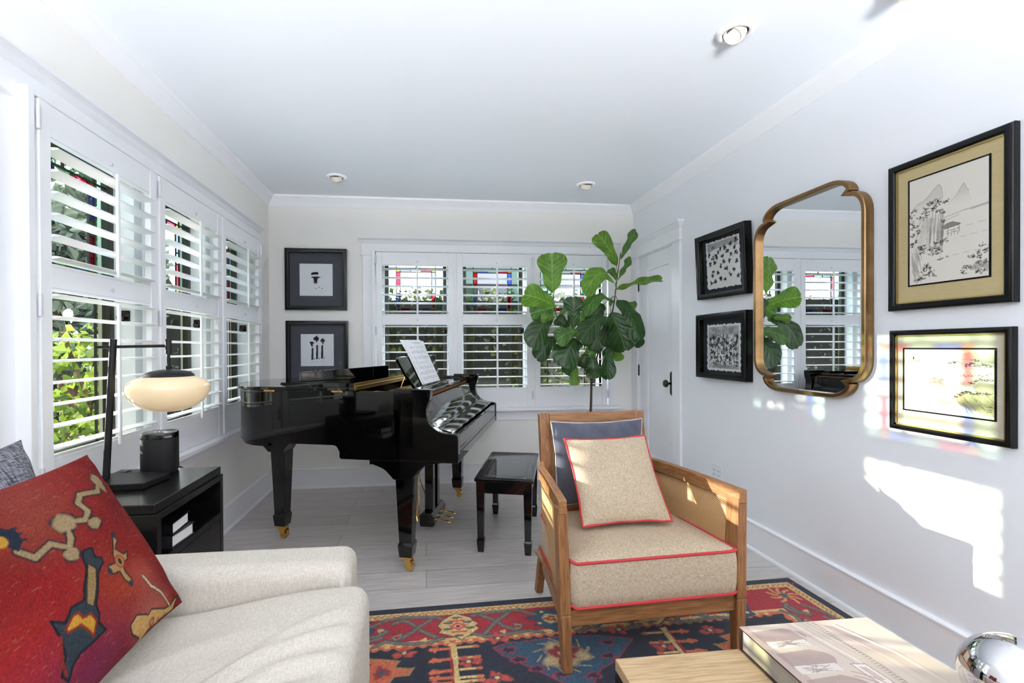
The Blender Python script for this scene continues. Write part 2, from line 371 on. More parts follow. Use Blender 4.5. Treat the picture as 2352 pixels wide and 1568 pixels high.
class Canvas:
    """a small pattern painter: colours per mesh vertex"""
    def __init__(s, w, h, nx, ny, col):
        s.w, s.h, s.nx, s.ny = w, h, nx, ny
        s.a = np.empty((ny, nx, 3)); s.a[:] = lin(col)
        s.X, s.Y = np.meshgrid(np.linspace(0, w, nx), np.linspace(0, h, ny))
        s.rng = np.random.default_rng(3)
    def _win(s, x0, x1, y0, y1):
        i0 = max(0, int((x0 / s.w) * (s.nx - 1)) - 1); i1 = min(s.nx, int((x1 / s.w) * (s.nx - 1)) + 3)
        j0 = max(0, int((y0 / s.h) * (s.ny - 1)) - 1); j1 = min(s.ny, int((y1 / s.h) * (s.ny - 1)) + 3)
        if i0 >= i1 or j0 >= j1: return None
        return slice(j0, j1), slice(i0, i1)
    def _put(s, win, mask, col, al=1):
        c = np.array(lin(col)); reg = s.a[win]; m = (mask * al)[..., None]
        s.a[win] = reg * (1 - m) + c * m
    def poly(s, pts, col, al=1, edge=None, ew=0):
        xs = [p[0] for p in pts]; ys = [p[1] for p in pts]
        win = s._win(min(xs), max(xs), min(ys), max(ys))
        if win is None: return
        X, Y = s.X[win], s.Y[win]; ins = np.zeros(X.shape, bool); n = len(pts)
        for i in range(n):
            x1, y1 = pts[i]; x2, y2 = pts[(i + 1) % n]
            if y1 == y2: continue
            c = ((Y >= min(y1, y2)) & (Y < max(y1, y2))); xi = x1 + (Y - y1) * (x2 - x1) / (y2 - y1)
            ins ^= c & (X < xi)
        s._put(win, ins.astype(float), col, al)
        if edge: s.line(list(pts) + [pts[0]], ew, edge)
    def line(s, pts, w, col, al=1, soft=.25):
        for (x1, y1), (x2, y2) in zip(pts[:-1], pts[1:]):
            win = s._win(min(x1, x2) - w, max(x1, x2) + w, min(y1, y2) - w, max(y1, y2) + w)
            if win is None: continue
            X, Y = s.X[win], s.Y[win]; dx, dy = x2 - x1, y2 - y1; L = dx * dx + dy * dy + 1e-12
            t = np.clip(((X - x1) * dx + (Y - y1) * dy) / L, 0, 1)
            d = np.hypot(X - x1 - t * dx, Y - y1 - t * dy)
            s._put(win, np.clip((w / 2 * (1 + soft) - d) / (w / 2 * soft * 2 + 1e-9), 0, 1), col, al)
    def oline(s, pts, w, col, edge, ew):
        s.line(pts, w + 2 * ew, edge); s.line(pts, w, col)
    def disc(s, x, y, rx, col, ry=None, al=1, soft=.15, irr=0):
        ry = ry or rx; k = 1 + soft + irr
        win = s._win(x - rx * k, x + rx * k, y - ry * k, y + ry * k)
        if win is None: return
        X, Y = s.X[win], s.Y[win]; d = np.hypot((X - x) / rx, (Y - y) / ry)
        if irr:
            an = np.arctan2(Y - y, X - x); p = s.rng.uniform(0, 6.28, 3)
            d = d - irr * (np.sin(3 * an + p[0]) + .6 * np.sin(5 * an + p[1]) + .5 * np.sin(8 * an + p[2])) / 2
        s._put(win, np.clip((1 + soft - d) / (2 * soft), 0, 1), col, al)
    def noise(s, amt, cell=1):
        n = s.rng.normal(1, amt, ((s.ny + cell - 1) // cell, (s.nx + cell - 1) // cell))
        n = np.kron(n, np.ones((cell, cell)))[:s.ny, :s.nx]
        s.a *= np.clip(n, .2, 2)[..., None]
    def mesh(s, name, fn, mat, parent=None, smooth=True, back=0):
        X = s.X / s.w; Y = s.Y / s.h
        P = np.array([fn(u, v) for u, v in zip(X.ravel(), Y.ravel())], dtype=np.float32)
        nx, ny = s.nx, s.ny
        idx = np.arange(nx * ny).reshape(ny, nx)
        F = np.stack([idx[:-1, :-1], idx[:-1, 1:], idx[1:, 1:], idx[1:, :-1]], -1).reshape(-1, 4)
        me = bpy.data.meshes.new(name)
        me.vertices.add(len(P)); me.vertices.foreach_set('co', P.ravel())
        me.loops.add(F.size); me.loops.foreach_set('vertex_index', F.ravel().astype(np.int32))
        me.polygons.add(len(F)); me.polygons.foreach_set('loop_start', np.arange(0, F.size, 4, dtype=np.int32))
        me.update(calc_edges=True); me.validate()
        at = me.color_attributes.new('paint', 'FLOAT_COLOR', 'POINT')
        c = np.ones((nx * ny, 4), np.float32); c[:, :3] = np.clip(s.a, 0, 1).reshape(-1, 3); at.data.foreach_set('color', c.ravel())
        me.materials.append(mat)
        me.polygons.foreach_set('use_smooth', [smooth] * len(me.polygons))
        o = bpy.data.objects.new(name, me); COL.objects.link(o)
        if parent: o.parent = parent
        if back:
            d = o.modifiers.new('Thickness', 'SOLIDIFY'); d.thickness = back; d.offset = -1
        return o

# ------------------------------------------------------------------ the room
YN = -1.0; YH = -7.0 #
def struct(mb, name, mat, **k): return tag(mb.build(name, mat, **k), kind='structure')
WL = (1.56, 4.02, .70, 2.09)               # left window opening: y0 y1 z0 z1
WBk = (-.43, 1.67, .69, 2.09)              # back window opening: x0 x1 z0 z1
DR = (3.512, 4.135, 2.062)                 # door opening: y0 y1 top
TH = .15
b = MB(); b.box(XL - TH, XR + TH, YH, YB + TH, -.06, 0); struct(b, 'floor', M['floor'])
b = MB(); b.box(XL - TH, XR + TH, YN, YB + TH, ZC, ZC + .06); struct(b, 'ceiling', M['ceil'])
def holed(u0, u1, o, f):                   # wall with one opening
    b = MB()
    f(b, u0, o[0], 0, ZC); f(b, o[1], u1, 0, ZC); f(b, o[0], o[1], 0, o[2]); f(b, o[0], o[1], o[3], ZC)
    return b
wl = (1.745, 3.785, .70, 2.08)
struct(holed(YN, YB + TH, wl, lambda b, a, c, z0, z1: b.box(XL - TH, XL, a, c, z0, z1)), 'wall_left', M['wall'])
struct(holed(XL, XR, (-.40, 1.64, .70, 2.08), lambda b, a, c, z0, z1: b.box(a, c, YB, YB + TH, z0, z1)), 'wall_back', M['wall'])
b = MB()
b.box(XR, XR + TH, YN, DR[0], 0, ZC); b.box(XR, XR + TH, DR[1], YB + TH, 0, ZC); b.box(XR, XR + TH, DR[0], DR[1], DR[2], ZC)
struct(b, 'wall_right', M['wall_skytint'])

# added light-shaping passage behind the camera, unseen; its grey steers the fill
M['dark'] = pm('light_tunnel_grey', (192, 193, 196), .8)
b = MB(); b.box(XL - TH, XL, YH, YN, 0, ZC); struct(b, 'light_tunnel_left', M['dark'])
b = MB(); b.box(XR, XR + TH, YH, YN, 0, ZC); struct(b, 'light_tunnel_right', M['dark'])
b = MB(); b.box(XL - TH, XR + TH, YH, YN, ZC, ZC + .06); struct(b, 'light_tunnel_ceiling', M['dark'])
# crown moulding (mitred), one run per wall
CP = [(0, 0), (.006, .0), (.010, .008), (.013, .020), (.026, .044), (.044, .058), (.046, .064), (.056, .070), (.060, .078), (.060, .090), (0, .090)]
def crown(name, f, n0=True):
    b = MB(); N = len(CP); A = [f(d, ZC - .09 + h, 0) for d, h in CP]; Bq = [f(d, ZC - .09 + h, 1) for d, h in CP]
    b.add(A + Bq, [tuple(range(N)), tuple(range(N, 2 * N))] + [(i, (i + 1) % N, N + (i + 1) % N, N + i) for i in range(N)])
    struct(b, name, M['trim'], smooth=40)
crown('trim_1', lambda d, z, e: (XL + d, (YN if e == 0 else YB - d), z))
crown('trim_2', lambda d, z, e: ((XL + d) if e == 0 else (XR - d), YB - d, z))
crown('trim_3', lambda d, z, e: (XR - d, (YN if e == 0 else YB - d), z))
# baseboards with cap bead and shoe moulding
BP = [(0, 0), (.026, 0), (.026, .008), (.022, .017), (.016, .021), (.016, .160), (.020, .163), (.020, .170), (.010, .177), (0, .177)]
def base(name, segs, f):
    b = MB(); N = len(BP)
    for e0, e1 in segs:
        A = [f(d, z, e0, 0) for d, z in BP]; Bq = [f(d, z, e1, 1) for d, z in BP]
        b.add(A + Bq, [tuple(range(N)), tuple(range(N, 2 * N))] + [(i, (i + 1) % N, N + (i + 1) % N, N + i) for i in range(N)])
    struct(b, name, M['trim'], smooth=40)
base('baseboard_left', [(YN, YB)], lambda d, z, u, e: (XL + d, u - (d if e else 0), z))
base('baseboard_back', [(XL, XR)], lambda d, z, u, e: (u + (-d if e else d), YB - d, z))
base('baseboard_right', [(YN, DR[0] - .11)], lambda d, z, u, e: (XR - d, u, z))

# ------------------------------------------------------------------ windows (local: x along the wall, -y into the room, wall face at y=0)
P0 = .70                                    # panel width
STEP = .7155
SHF = -.070                                 # front face of the shutters
def sash_glass(par, x0, x1):
    """one double-hung sash pair: stained-glass border above, ribbed border below"""
    yg = .105
    s = MB(); w = .034
    for z0, z1 in ((1.475, 2.075), (.735, 1.505)):
        s.box(x0 - w, x0, yg - .018, yg + .018, z0, z1); s.box(x1, x1 + w, yg - .018, yg + .018, z0, z1)
        s.box(x0, x1, yg - .018, yg + .018, z1 - .03, z1); s.box(x0, x1, yg - .018, yg + .018, z0, z0 + .03)
    sash = s.build('sash', M['wood_sash'], par, bevel=.003)
    W = x1 - x0
    def pane_set(name, z0, z1, border_mats, stained):
        g = MB(); l = MB(); mats = [M['gclear'], M['gborder'], M['gteal'], M['gred'], M['gblue'], M['gorange']]
        c0 = .068; c1 = .036                 # outer band, colour band
        def q(a, b_, z_, zz, m): g.add([(a, yg, z_), (b_, yg, z_), (b_, yg, zz), (a, yg, zz)], [(0, 1, 2, 3)], m)
        def v(x, a, b_): l.box(x - .004, x + .004, yg - .004, yg + .004, a, b_)
        def h(z, a, b_): l.box(a, b_, yg - .004, yg + .004, z - .004, z + .004)
        if stained:
            xa, xb, xc, xd = x0 + c0, x0 + c0 + c1, x1 - c0 - c1, x1 - c0
            za, zb, zc, zd = z0 + c0, z0 + c0 + c1, z1 - c0 - c1, z1 - c0
            zm0, zm1 = zb + (zc - zb) * .40, zb + (zc - zb) * .60
            t = 2
            q(x0, xa, z0, z1, t); q(xd, x1, z0, z1, t); q(xa, xd, z0, za, t); q(xa, xd, zd, z1, t)
            for a, b_ in ((xa, za), (xc, za), (xa, zc), (xc, zc)): q(a, a + c1, b_, b_ + c1, 5)
            d = (xc - xb) / 3
            q(xb, xb + d, zc, zd, 4); q(xb + d, xc - d, zc, zd, t); q(xc - d, xc, zc, zd, 3)
            q(xb, xb + d, za, zb, 3); q(xb + d, xc - d, za, zb, t); q(xc - d, xc, za, zb, 4)
            q(xa, xb, zm1, zc, 3); q(xa, xb, zm0, zm1, t); q(xa, xb, zb, zm0, 4)
            q(xc, xd, zm1, zc, 4); q(xc, xd, zm0, zm1, t); q(xc, xd, zb, zm0, 3)
            q(xb, xc, zb, zc, 0)
            for x in (xa, xd): v(x, z0, z1)
            for x in (xb, xc): v(x, za, zd)
            for z in (za, zd): h(z, x0, x1)
            for z in (zb, zc): h(z, xa, xd)
            for x in (xb + d, xc - d): v(x, za, zb); v(x, zc, zd)
            for z in (zm0, zm1): h(z, xa, xb); h(z, xc, xd)
            v((x0 + x1) / 2, zd, z1); v((x0 + x1) / 2, z0, za)
        else:
            xa, xd = x0 + c0, x1 - c0
            q(x0, xa, z0, z1, 1); q(xd, x1, z0, z1, 1); q(xa, xd, z0, z0 + c0, 1); q(xa, xd, z0 + c0, z1, 0)
            v(xa, z0, z1); v(xd, z0, z1); h(z0 + c0, x0, x1)
        p = g.build(name, mats, sash, flip=False); l.build('lead_came', M['lead'], p)
    pane_set('stained_glass', 1.505, 2.045, None, True)
    pane_set('leaded_pane', .765, 1.475, None, False)

def window(name, loc, rz, x0, npan=3, head=(-.10, 2.20), ears=None):
    w = tag(empty(name, loc, rz), kind='structure')
    x1 = x0 + (npan - 1) * STEP + P0
    xa, xb = x0 - .035, x1 + .035             # outer edge of the shutter frame
    # flat casings on the wall, head board, cap
    ea, eb = xa - .085, xb + .065
    for a, b_ in ((ea, xa + .02), (xb - .02, eb)):
        s = MB(); s.box(a, b_, -.020, 0, .66, 2.07); s.build('side_casing', M['trim'], w, bevel=.003)
    s = MB(); s.box(ea - .005, eb + .005, -.026, 0, 2.082, 2.175); hb = s.build('head_casing', M['trim'], w, bevel=.002)
    s = MB(); s.box(ea - .022, eb + .022, -.034, 0, 2.066, 2.082); s.build('fillet', M['trim'], w, bevel=.005)
    s = MB(); N = [(-.026, 2.170), (-.036, 2.182), (-.040, 2.196), (-.052, 2.206), (-.060, 2.210), (-.060, 2.222), (0, 2.222), (0, 2.170)]
    V = []
    for e, sg in ((ea - .005, -1), (eb + .005, 1)):
        for y, z in N: V.append((e + sg * max(0, (-y - .026)) if y < 0 else e + sg * (.034 if z > 2.2 else 0), y, z))
    n = len(N); s.add(V, [tuple(range(n)), tuple(range(n, 2 * n))] + [(i, (i + 1) % n, n + (i + 1) % n, n + i) for i in range(n)])
    s.build('head_cap', M['trim'], w, smooth=30)
    s = MB(); s.box(ea - .04, eb + .035, -.105, 0, .658, .686); s.build('window_sill', M['trim'], w, bevel=.005)
    s = MB(); s.box(ea, eb, -.022, 0, .565, .658); s.build('apron', M['trim'], w, bevel=.003)
    # shutter surround, projecting from the wall
    s = MB(); f = -.066
    s.box(xa, x0 - .006, f, 0, .686, 2.112); s.box(x1 + .006, xb, f, 0, .686, 2.112); s.box(x0 - .006, x1 + .006, f, 0, 2.092, 2.112)
    s.box(x0 - .006, x1 + .006, f, 0, .686, .692)
    for k in range(npan - 1):
        c = x0 + k * STEP + P0; s.box(c - .010, c + STEP - P0 + .010, f + .004, 0, .692, 2.092)
    s.build('shutter_surround', M['shutter'], w, bevel=.003)
    # jambs of the three openings
    s = MB()
    for k in range(npan):
        a = x0 + k * STEP + .030; c = x0 + k * STEP + P0 - .030
        s.box(a, a + .035, 0, TH + .01, .70, 2.08); s.box(c - .035, c, 0, TH + .01, .70, 2.08)
        s.box(a, c, 0, TH + .01, 2.06, 2.08); s.box(a, c, 0, TH + .04, .70, .735)
        if k: s.box(c - STEP - .001, a + .001, 0, TH + .01, .70, 2.08)
    s.build('window_jamb', M['jamb'], w)
    for k in range(npan):
        a = x0 + k * STEP
        sash_glass(w, a + .030 + .035 + .036, a + P0 - .030 - .035 - .036)
        l = MB(); c = a + P0 - .068
        l.obox((c, .045, 1.395), (.012, .05, .05)); l.tube([(c - .006, .03, 1.40), (c - .030, .02, 1.395), (c - .045, .02, 1.41)], [.010, .008, .006], 8)
        l.obox((c - .02, .05, 1.385), (.03, .03, .016), (0, 0, .5))
        l.build('window_latch', M['bronze'], w, bevel=.003)
    return w
window('window_1', (XL, 0, 0), R(90), 1.712)
window('window_2', (0, YB, 0), 0, -.430)

# ------------------------------------------------------------------ plantation shutters
def make_shutter():
    t = thing('plantation_shutter', '', 'shutter')
    W = P0 - .008; st = .050; f0, f1 = SHF, SHF + .028
    s = MB()
    s.box(.004, .004 + st, f0, f1, .694, 2.088); s.box(W - st, W, f0, f1, .694, 2.088)
    s.box(.004 + st, W - st, f0 + .002, f1, 1.978, 2.088); s.box(.004 + st, W - st, f0 + .002, f1, 1.455, 1.528); s.box(.004 + st, W - st, f0 + .002, f1, .694, .860)
    for z in (1.972, 1.449, .866, 1.534):
        s.box(.004 + st, W - st, f0 + .004, f0 + .014, z - .006, z + .006)
    s.build('panel_frame', M['shutter'], t, bevel=.0025)
    # louvres: slim ellipse blades with pin ends
    first = None
    rows = [1.560 + i * .0755 for i in range(6)] + [.893 + i * .0765 for i in range(8)]
    for z in rows:
        if first is None:
            l = MB(); prof = []
            for k in range(16):
                a = 2 * pi * k / 16; prof.append((.0375 * math.cos(a), .0052 * math.sin(a) * (1 + .2 * abs(math.cos(a)))))
            l.prism(prof, 'x', .004 + st + .002, W - st - .002)
            first = l.build('louver', M['shutter'], t, smooth=50); o = first
        else:
            o = first.copy(); COL.objects.link(o); o.parent = t
        o.location = (0, f0 + .014, z); o.rotation_euler = (R(-3), 0, 0)
    mid = W / 2 + .02
    for z0, z1 in ((1.535, 1.965), (.845, 1.425)):
        s = MB(); s.box(mid - .008, mid + .008, f0 - .030, f0 - .019, z0, z1)
        s.build('tilt_rod', M['shutter'], t, bevel=.003)
    for z in (1.998, 1.478):
        s = MB(); s.lathe([(0, -.004), (.007, -.003), (.008, 0), (.007, .002), (0, .003)], 16, (mid, f0 - .002, z + .006), ax='y'); s.build('rod_catch', M['hinge'], t, smooth=40)
    for z in (2.02, 1.39, .80):
        s = MB(); s.tube([(-.002, f0 - .003, z - .038), (-.002, f0 - .003, z + .038)], .0065, 10); s.box(0, .012, f0 - .002, f0 + .001, z - .036, z + .036)
        s.build('hinge', M['hinge'], t, smooth=40)
    return t
sh0 = make_shutter()
SL = [('left wall window, panel nearest the viewer beside the lamp', None), ]
shl = ['white louvered shutter on the left wall, panel nearest the viewer',
       'white louvered shutter on the left wall, middle panel behind the globe lamp',
       'white louvered shutter on the left wall, panel nearest the corner',
       'white louvered shutter on the back wall, left panel behind the sheet music',
       'white louvered shutter on the back wall, middle panel of the three',
       'white louvered shutter on the back wall, right panel half behind the fig plant']
for i, lab in enumerate(shl):
    o = sh0 if i == 0 else copy_tree(sh0)
    left = i < 3; k = i % 3
    o.location = (XL, 1.712 + k * STEP, 0) if left else (-.430 + k * STEP, YB, 0)
    o.rotation_euler = (0, 0, R(90) if left else 0)
    tag(o, lab, 'shutter', 'shutters on the left window' if left else 'shutters on the back window')
    if k == 2 or i == 4:                                  # hung on the other side
        for c in kids(o):
            if c.name.startswith('hinge'): c.location.x = P0 - .004 if False else c.location.x + P0 - .004

# ------------------------------------------------------------------ door
d = tag(empty('door_1', (XR, 0, 0)), kind='structure')
s = MB(); y0, y1, zt = DR
xf = .012
def dbox(a, b_, c, e, z0, z1): s.box(a, b_, c, e, z0, z1)
dbox(xf, xf + .04, y0 + .004, y0 + .11, .008, zt - .004); dbox(xf, xf + .04, y1 - .145, y1 - .004, .008, zt - .004)
dbox(xf, xf + .04, y0 + .11, y1 - .145, 1.92, zt - .004); dbox(xf, xf + .04, y0 + .11, y1 - .145, .008, .275); dbox(xf + .012, xf + .03, y0 + .11, y1 - .145, .275, 1.92)
s.build('door_leaf', M['trim'], d, bevel=.002)
s = MB(); s.box(-.022, 0, y0 - .11, y0 + .006, 0, zt + .008); s.build('door_casing', M['trim'], d, bevel=.003)
s = MB(); s.box(-.022, 0, y1 - .004, YB - .001, 0, zt + .008); s.build('door_casing', M['trim'], d, bevel=.003)
s = MB(); s.box(-.026, 0, y0 - .112, YB - .001, zt + .012, 2.165); s.box(-.034, 0, y0 - .122, YB - .001, zt, zt + .014); s.build('head_casing', M['trim'], d, bevel=.003)
s = MB()
for a, b_ in (((-.030, y0 - .118, 2.155), 0),): pass
s.hexa([(-.026, y0 - .112, 2.16), (0, y0 - .112, 2.16), (0, YB - .001, 2.16), (-.026, YB - .001, 2.16), (-.052, y0 - .138, 2.202), (0, y0 - .138, 2.202), (0, YB - .001, 2.202), (-.052, YB - .001, 2.202)])
s.box(-.058, 0, y0 - .144, YB - .001, 2.200, 2.216); s.build('head_cap', M['trim'], d, bevel=.003)
s = MB(); s.box(.004, .06, y0 - .001, y0 + .004, 0, zt); s.box(.004, .06, y1 - .004, y1 + .001, 0, zt); s.box(.004, .06, y0, y1, zt - .004, zt + .001); s.build('door_jamb', M['trim'], d)
for z in (1.80, 1.02, .25):
    s = MB(); s.tube([(-.004, y1 - .006, z - .045), (-.004, y1 - .006, z + .045)], .007, 10); s.tube([(-.004, y1 - .006, z - .055), (-.004, y1 - .006, z + .055)], .004, 8); s.build('door_hinge', M['bronze'], d, smooth=40)
s = MB(); hy = y0 + .060
s.prism([(hy - .024, .855), (hy, .838), (hy + .024, .855), (hy + .024, 1.020), (hy, 1.037), (hy - .024, 1.020)], 'x', xf - .008, xf)
hd = s.build('handle_plate', M['bronze'], d, bevel=.003)
s = MB(); s.lathe([(0, 0), (.010, 0), (.010, -.030), (.016, -.036), (.029, -.042), (.031, -.052), (.026, -.062), (.012, -.067), (0, -.068)], 24, (xf - .006, hy, .938), ax='x'); s.build('door_knob', M['bronze'], hd, smooth=40)

# ------------------------------------------------------------------ grand piano (local x towards the player, local y bass -> treble)
PO = (-.104, 2.61, 0); PA = R(-16.6)
pno = thing('grand_piano', 'glossy black baby grand piano with folded lid and brass casters', 'piano', PO, PA)
def cr(pts, n=8):                           # smooth closed/open polyline through points (Catmull-Rom)
    out = []; N = len(pts)
    for i in range(N - 1):
        p0 = pts[max(i - 1, 0)]; p1 = pts[i]; p2 = pts[i + 1]; p3 = pts[min(i + 2, N - 1)]
        for k in range(n):
            t = k / n; out.append(tuple(.5 * ((2 * b) + (c - a) * t + (2 * a - 5 * b + 4 * c - d_) * t * t + (3 * b - a - 3 * c + d_) * t ** 3) for a, b, c, d_ in zip(p0, p1, p2, p3)))
    out.append(pts[-1]); return out
YT = 1.42                                   # treble face of the case
curve = cr([(-.80, -.08), (-.93, -.06), (-1.04, .01), (-1.125, .13), (-1.175, .28), (-1.18, .43), (-1.12, .58), (-.97, .72), (-.78, .86), (-.58, 1.03), (-.40, 1.22), (-.24, 1.36), (-.08, 1.415), (.02, YT)], 6)
outl = [(.06, -.08)] + curve + [(.06, YT)]
def off2(pts, d_):
    out = []; N = len(pts)
    for i, p in enumerate(pts):
        a = pts[max(i - 1, 0)]; b_ = pts[min(i + 1, N - 1)]
        tx, ty = b_[0] - a[0], b_[1] - a[1]; L = math.hypot(tx, ty)
        out.append((p[0] + ty / L * d_, p[1] - tx / L * d_))
    return out
inn = off2(outl, .045)
if inn[10][0] < outl[10][0] - .001: inn = off2(outl, -.045)
# rim of the case
s = MB(); n = len(outl); V = []
zb, zt = .700, 1.000
for p, q in zip(outl, inn): V += [(p[0], p[1], zb), (p[0], p[1], zt - .004), (p[0] * .997 + q[0] * .003, p[1] * .997 + q[1] * .003, zt), (q[0], q[1], zt), (q[0], q[1], zb)]
F = []
for i in range(n - 1):
    for k in range(5): F.append((i * 5 + k, (i + 1) * 5 + k, (i + 1) * 5 + (k + 1) % 5, i * 5 + (k + 1) % 5))
F += [(0, 1, 2, 3, 4), tuple((n - 1) * 5 + k for k in (4, 3, 2, 1, 0))]
s.add(V, F)
# lower moulding layer of the tail
o2 = off2(outl, .014 if inn[10] == off2(outl, .045)[10] else -.014)
V = []; 
for p, q in zip(o2, inn): V += [(p[0], p[1], .676), (p[0], p[1], .701), (q[0], q[1], .701), (q[0], q[1], .676)]
m_ = [i for i in range(n) if outl[i][0] < -.80 and outl[i][1] < .9]
F = []
for i in range(m_[0], m_[-1]):
    for k in range(4): F.append((i * 4 + k, (i + 1) * 4 + k, (i + 1) * 4 + (k + 1) % 4, i * 4 + (k + 1) % 4))
F += [tuple(m_[0] * 4 + k for k in range(4)), tuple(m_[-1] * 4 + k for k in (3, 2, 1, 0))]
s.add(V, F)
s.build('case_rim', M['black'], pno, smooth=35)
s = MB(); s.prism([(p[0], p[1]) for p in inn], 'z', .72, .74); s.build('soundboard', M['mapw'], pno)
s = MB(); s.prism([(p[0] * .98, p[1] * .98 + .012) for p in inn if p[0] < .05], 'z', .915, .925); s.build('string_plate', M['gold'], pno)
# cheeks with scrolled arms
arm = [(-.05, .630), (.311, .630)] + [(.311, .762), (.305, .774), (.285, .779)] + cr([(.285, .779), (.235, .784), (.195, .798), (.158, .830), (.140, .872), (.139, .915), (.152, .950), (.160, .985), (.160, 1.010)], 5)[1:] + [(.155, 1.015), (-.05, 1.015), (-.05, 1.0)]
for y0, nm in ((-.08, 0), (YT - .05, 1)):
    s = MB(); s.prism(arm, 'y', y0, y0 + .05); s.build('cheek', M['black'], pno, smooth=30, bevel=.004)
# key bed, bass-side skirt, key slip
s = MB(); s.box(-.36, .308, -.078, YT - .002, .623, .672); s.build('key_bed', M['black'], pno, bevel=.003)
sk = [(-.41, .702), (-.385, .695), (-.372, .680), (-.368, .668), (-.364, .668), (-.364, .630), (-.05, .630), (-.05, .702)]
for y0 in (-.0795, YT - .045):
    s = MB(); s.prism(sk, 'y', y0, y0 + .044); s.build('skirt', M['black'], pno, smooth=40)
s = MB(); s.box(.283, .306, -.03, YT - .05, .672, .766); s.box(.296, .309, -.03, YT - .05, .690, .700); s.build('key_slip', M['black'], pno, bevel=.006, seg=3)
# closed fallboard
fp = [(.092, .955), (.110, .955)] + cr([(.110, .955), (.112, .905), (.120, .865), (.143, .828), (.172, .806)], 5)[1:] + [(.185, .805), (.190, .798), (.262, .783), (.272, .776), (.272, .766), (.185, .772), (.150, .800), (.112, .850), (.096, .905)]
s = MB(); s.prism(fp, 'y', -.028, YT - .052); s.build('fallboard', M['black'], pno, smooth=30)
# action block and tuning-pin shelf
s = MB(); s.box(-.10, .060, -.034, YT - .046, .925, .962); s.build('action_block', M['mapw'], pno)
s = MB(); s.box(-.17, .075, .02, YT - .10, .968, .984); s.box(-.05, .02, -.034, .02, .975, .990); s.box(-.05, .02, YT - .10, YT - .05, .975, .990); s.build('music_shelf', M['black'], pno, bevel=.004)
# music desk with angled wings
s = MB(); t = R(22)
def dk(y, h, d_=0): return (-.025 - math.sin(t) * h + math.cos(t) * d_, y, .985 + math.cos(t) * h + math.sin(t) * d_)
prof = [(-.29, 0), (.29, 0), (.36, .10), (.40, .20), (.36, .212), (-.36, .212), (-.40, .20), (-.36, .10)]
V = [dk(.49 + a, h, 0) for a, h in prof] + [dk(.49 + a, h, .018) for a, h in prof]; n = len(prof)
s.add(V, [tuple(range(n)), tuple(range(n, 2 * n))] + [(i, (i + 1) % n, n + (i + 1) % n, n + i) for i in range(n)])
desk = s.build('music_desk', M['black'], pno, bevel=.005, seg=3)
s = MB(); s.box(-.02, .045, .17, .81, .984, .996); s.box(.033, .045, .17, .81, .996, 1.004); s.build('desk_ledge', M['black'], desk, bevel=.003)
for y in (.30, .68):
    s = MB(); s.tube([dk(y, .15), (-.14, y, .99)], .004, 8); s.build('desk_prop', M['brass'], desk)
# lid
lidp = [p for p in off2(outl, .018 if inn[10] == off2(outl, -.045)[10] else -.018) if p[0] < -.27]
lidp = [(-.27, lidp[0][1])] + lidp + [(-.27, lidp[-1][1])]
s = MB(); s.prism(lidp, 'z', 1.002, 1.022); lid = s.build('lid', M['black'], pno, smooth=30, bevel=.005, seg=3)
s = MB(); y_ = lidp[0][1] + .005
far = [p for p in lidp if p[1] > .6 and p[0] > -.72]
fl = [(-.272, y_), (-.715, y_)] + [(-.715, .70)] + [(p[0], p[1] - .03) for p in far if -.70 < p[0] < -.28] + [(-.272, far[-1][1] - .03)]
V = [(x, y, 1.023) for x, y in fl] + [(x + (.02 if x < -.7 else 0), y, 1.046) for x, y in fl]; n = len(fl)
s.add([(x + (.035 if x < -.7 else 0), y, 1.023) for x, y in fl] + [(x, y, 1.034) for x, y in fl] + [(x + (.006 if x < -.7 else 0), y, 1.046) for x, y in fl],
      [tuple(range(n)), tuple(range(2 * n, 3 * n))] + [(k * n + i, k * n + (i + 1) % n, (k + 1) * n + (i + 1) % n, (k + 1) * n + i) for k in range(2) for i in range(n)])
s.build('folded_lid', M['black'], pno, smooth=30)
s = MB(); s.box(-.271, -.266, y_ + .01, far[-1][1] - .05, 1.004, 1.045); s.tube([(-.266, y_ + .01, 1.024), (-.266, far[-1][1] - .05, 1.024)], .005, 8)
for i in range(30):
    for z in (1.012, 1.037): s.lathe([(0, -.265), (.0028, -.2655), (.003, -.2665)], 8, (0, y_ + .04 + i * .045, z), ax='x')
s.build('lid_hinge', M['gold'], pno, smooth=40)
s = MB(); a = Vector((-.63, -.02, 1.046)); c = Vector((-.27, .43, 1.046)); nn = Vector((-.78, .62, 0)) * .03
for q in (0,):
    s.hexa([a, c, c + nn, a + nn, a + Vector((0, 0, .055)), c + Vector((0, 0, .078)), c + nn + Vector((0, 0, .078)), a + nn + Vector((0, 0, .055))])
s.build('lid_panel', M['black'], pno, bevel=.003)
for x in (-.78, -.367):
    s = MB(); s.box(x - .032, x + .032, -.098, -.076, .994, 1.004)
    for k in range(5): s.tube([(x - .03 + k * .012, -.099, 1.0), (x - .02 + k * .012, -.099, 1.0)], .005, 8)
    s.build('side_hinge', M['brass'], pno, smooth=40)
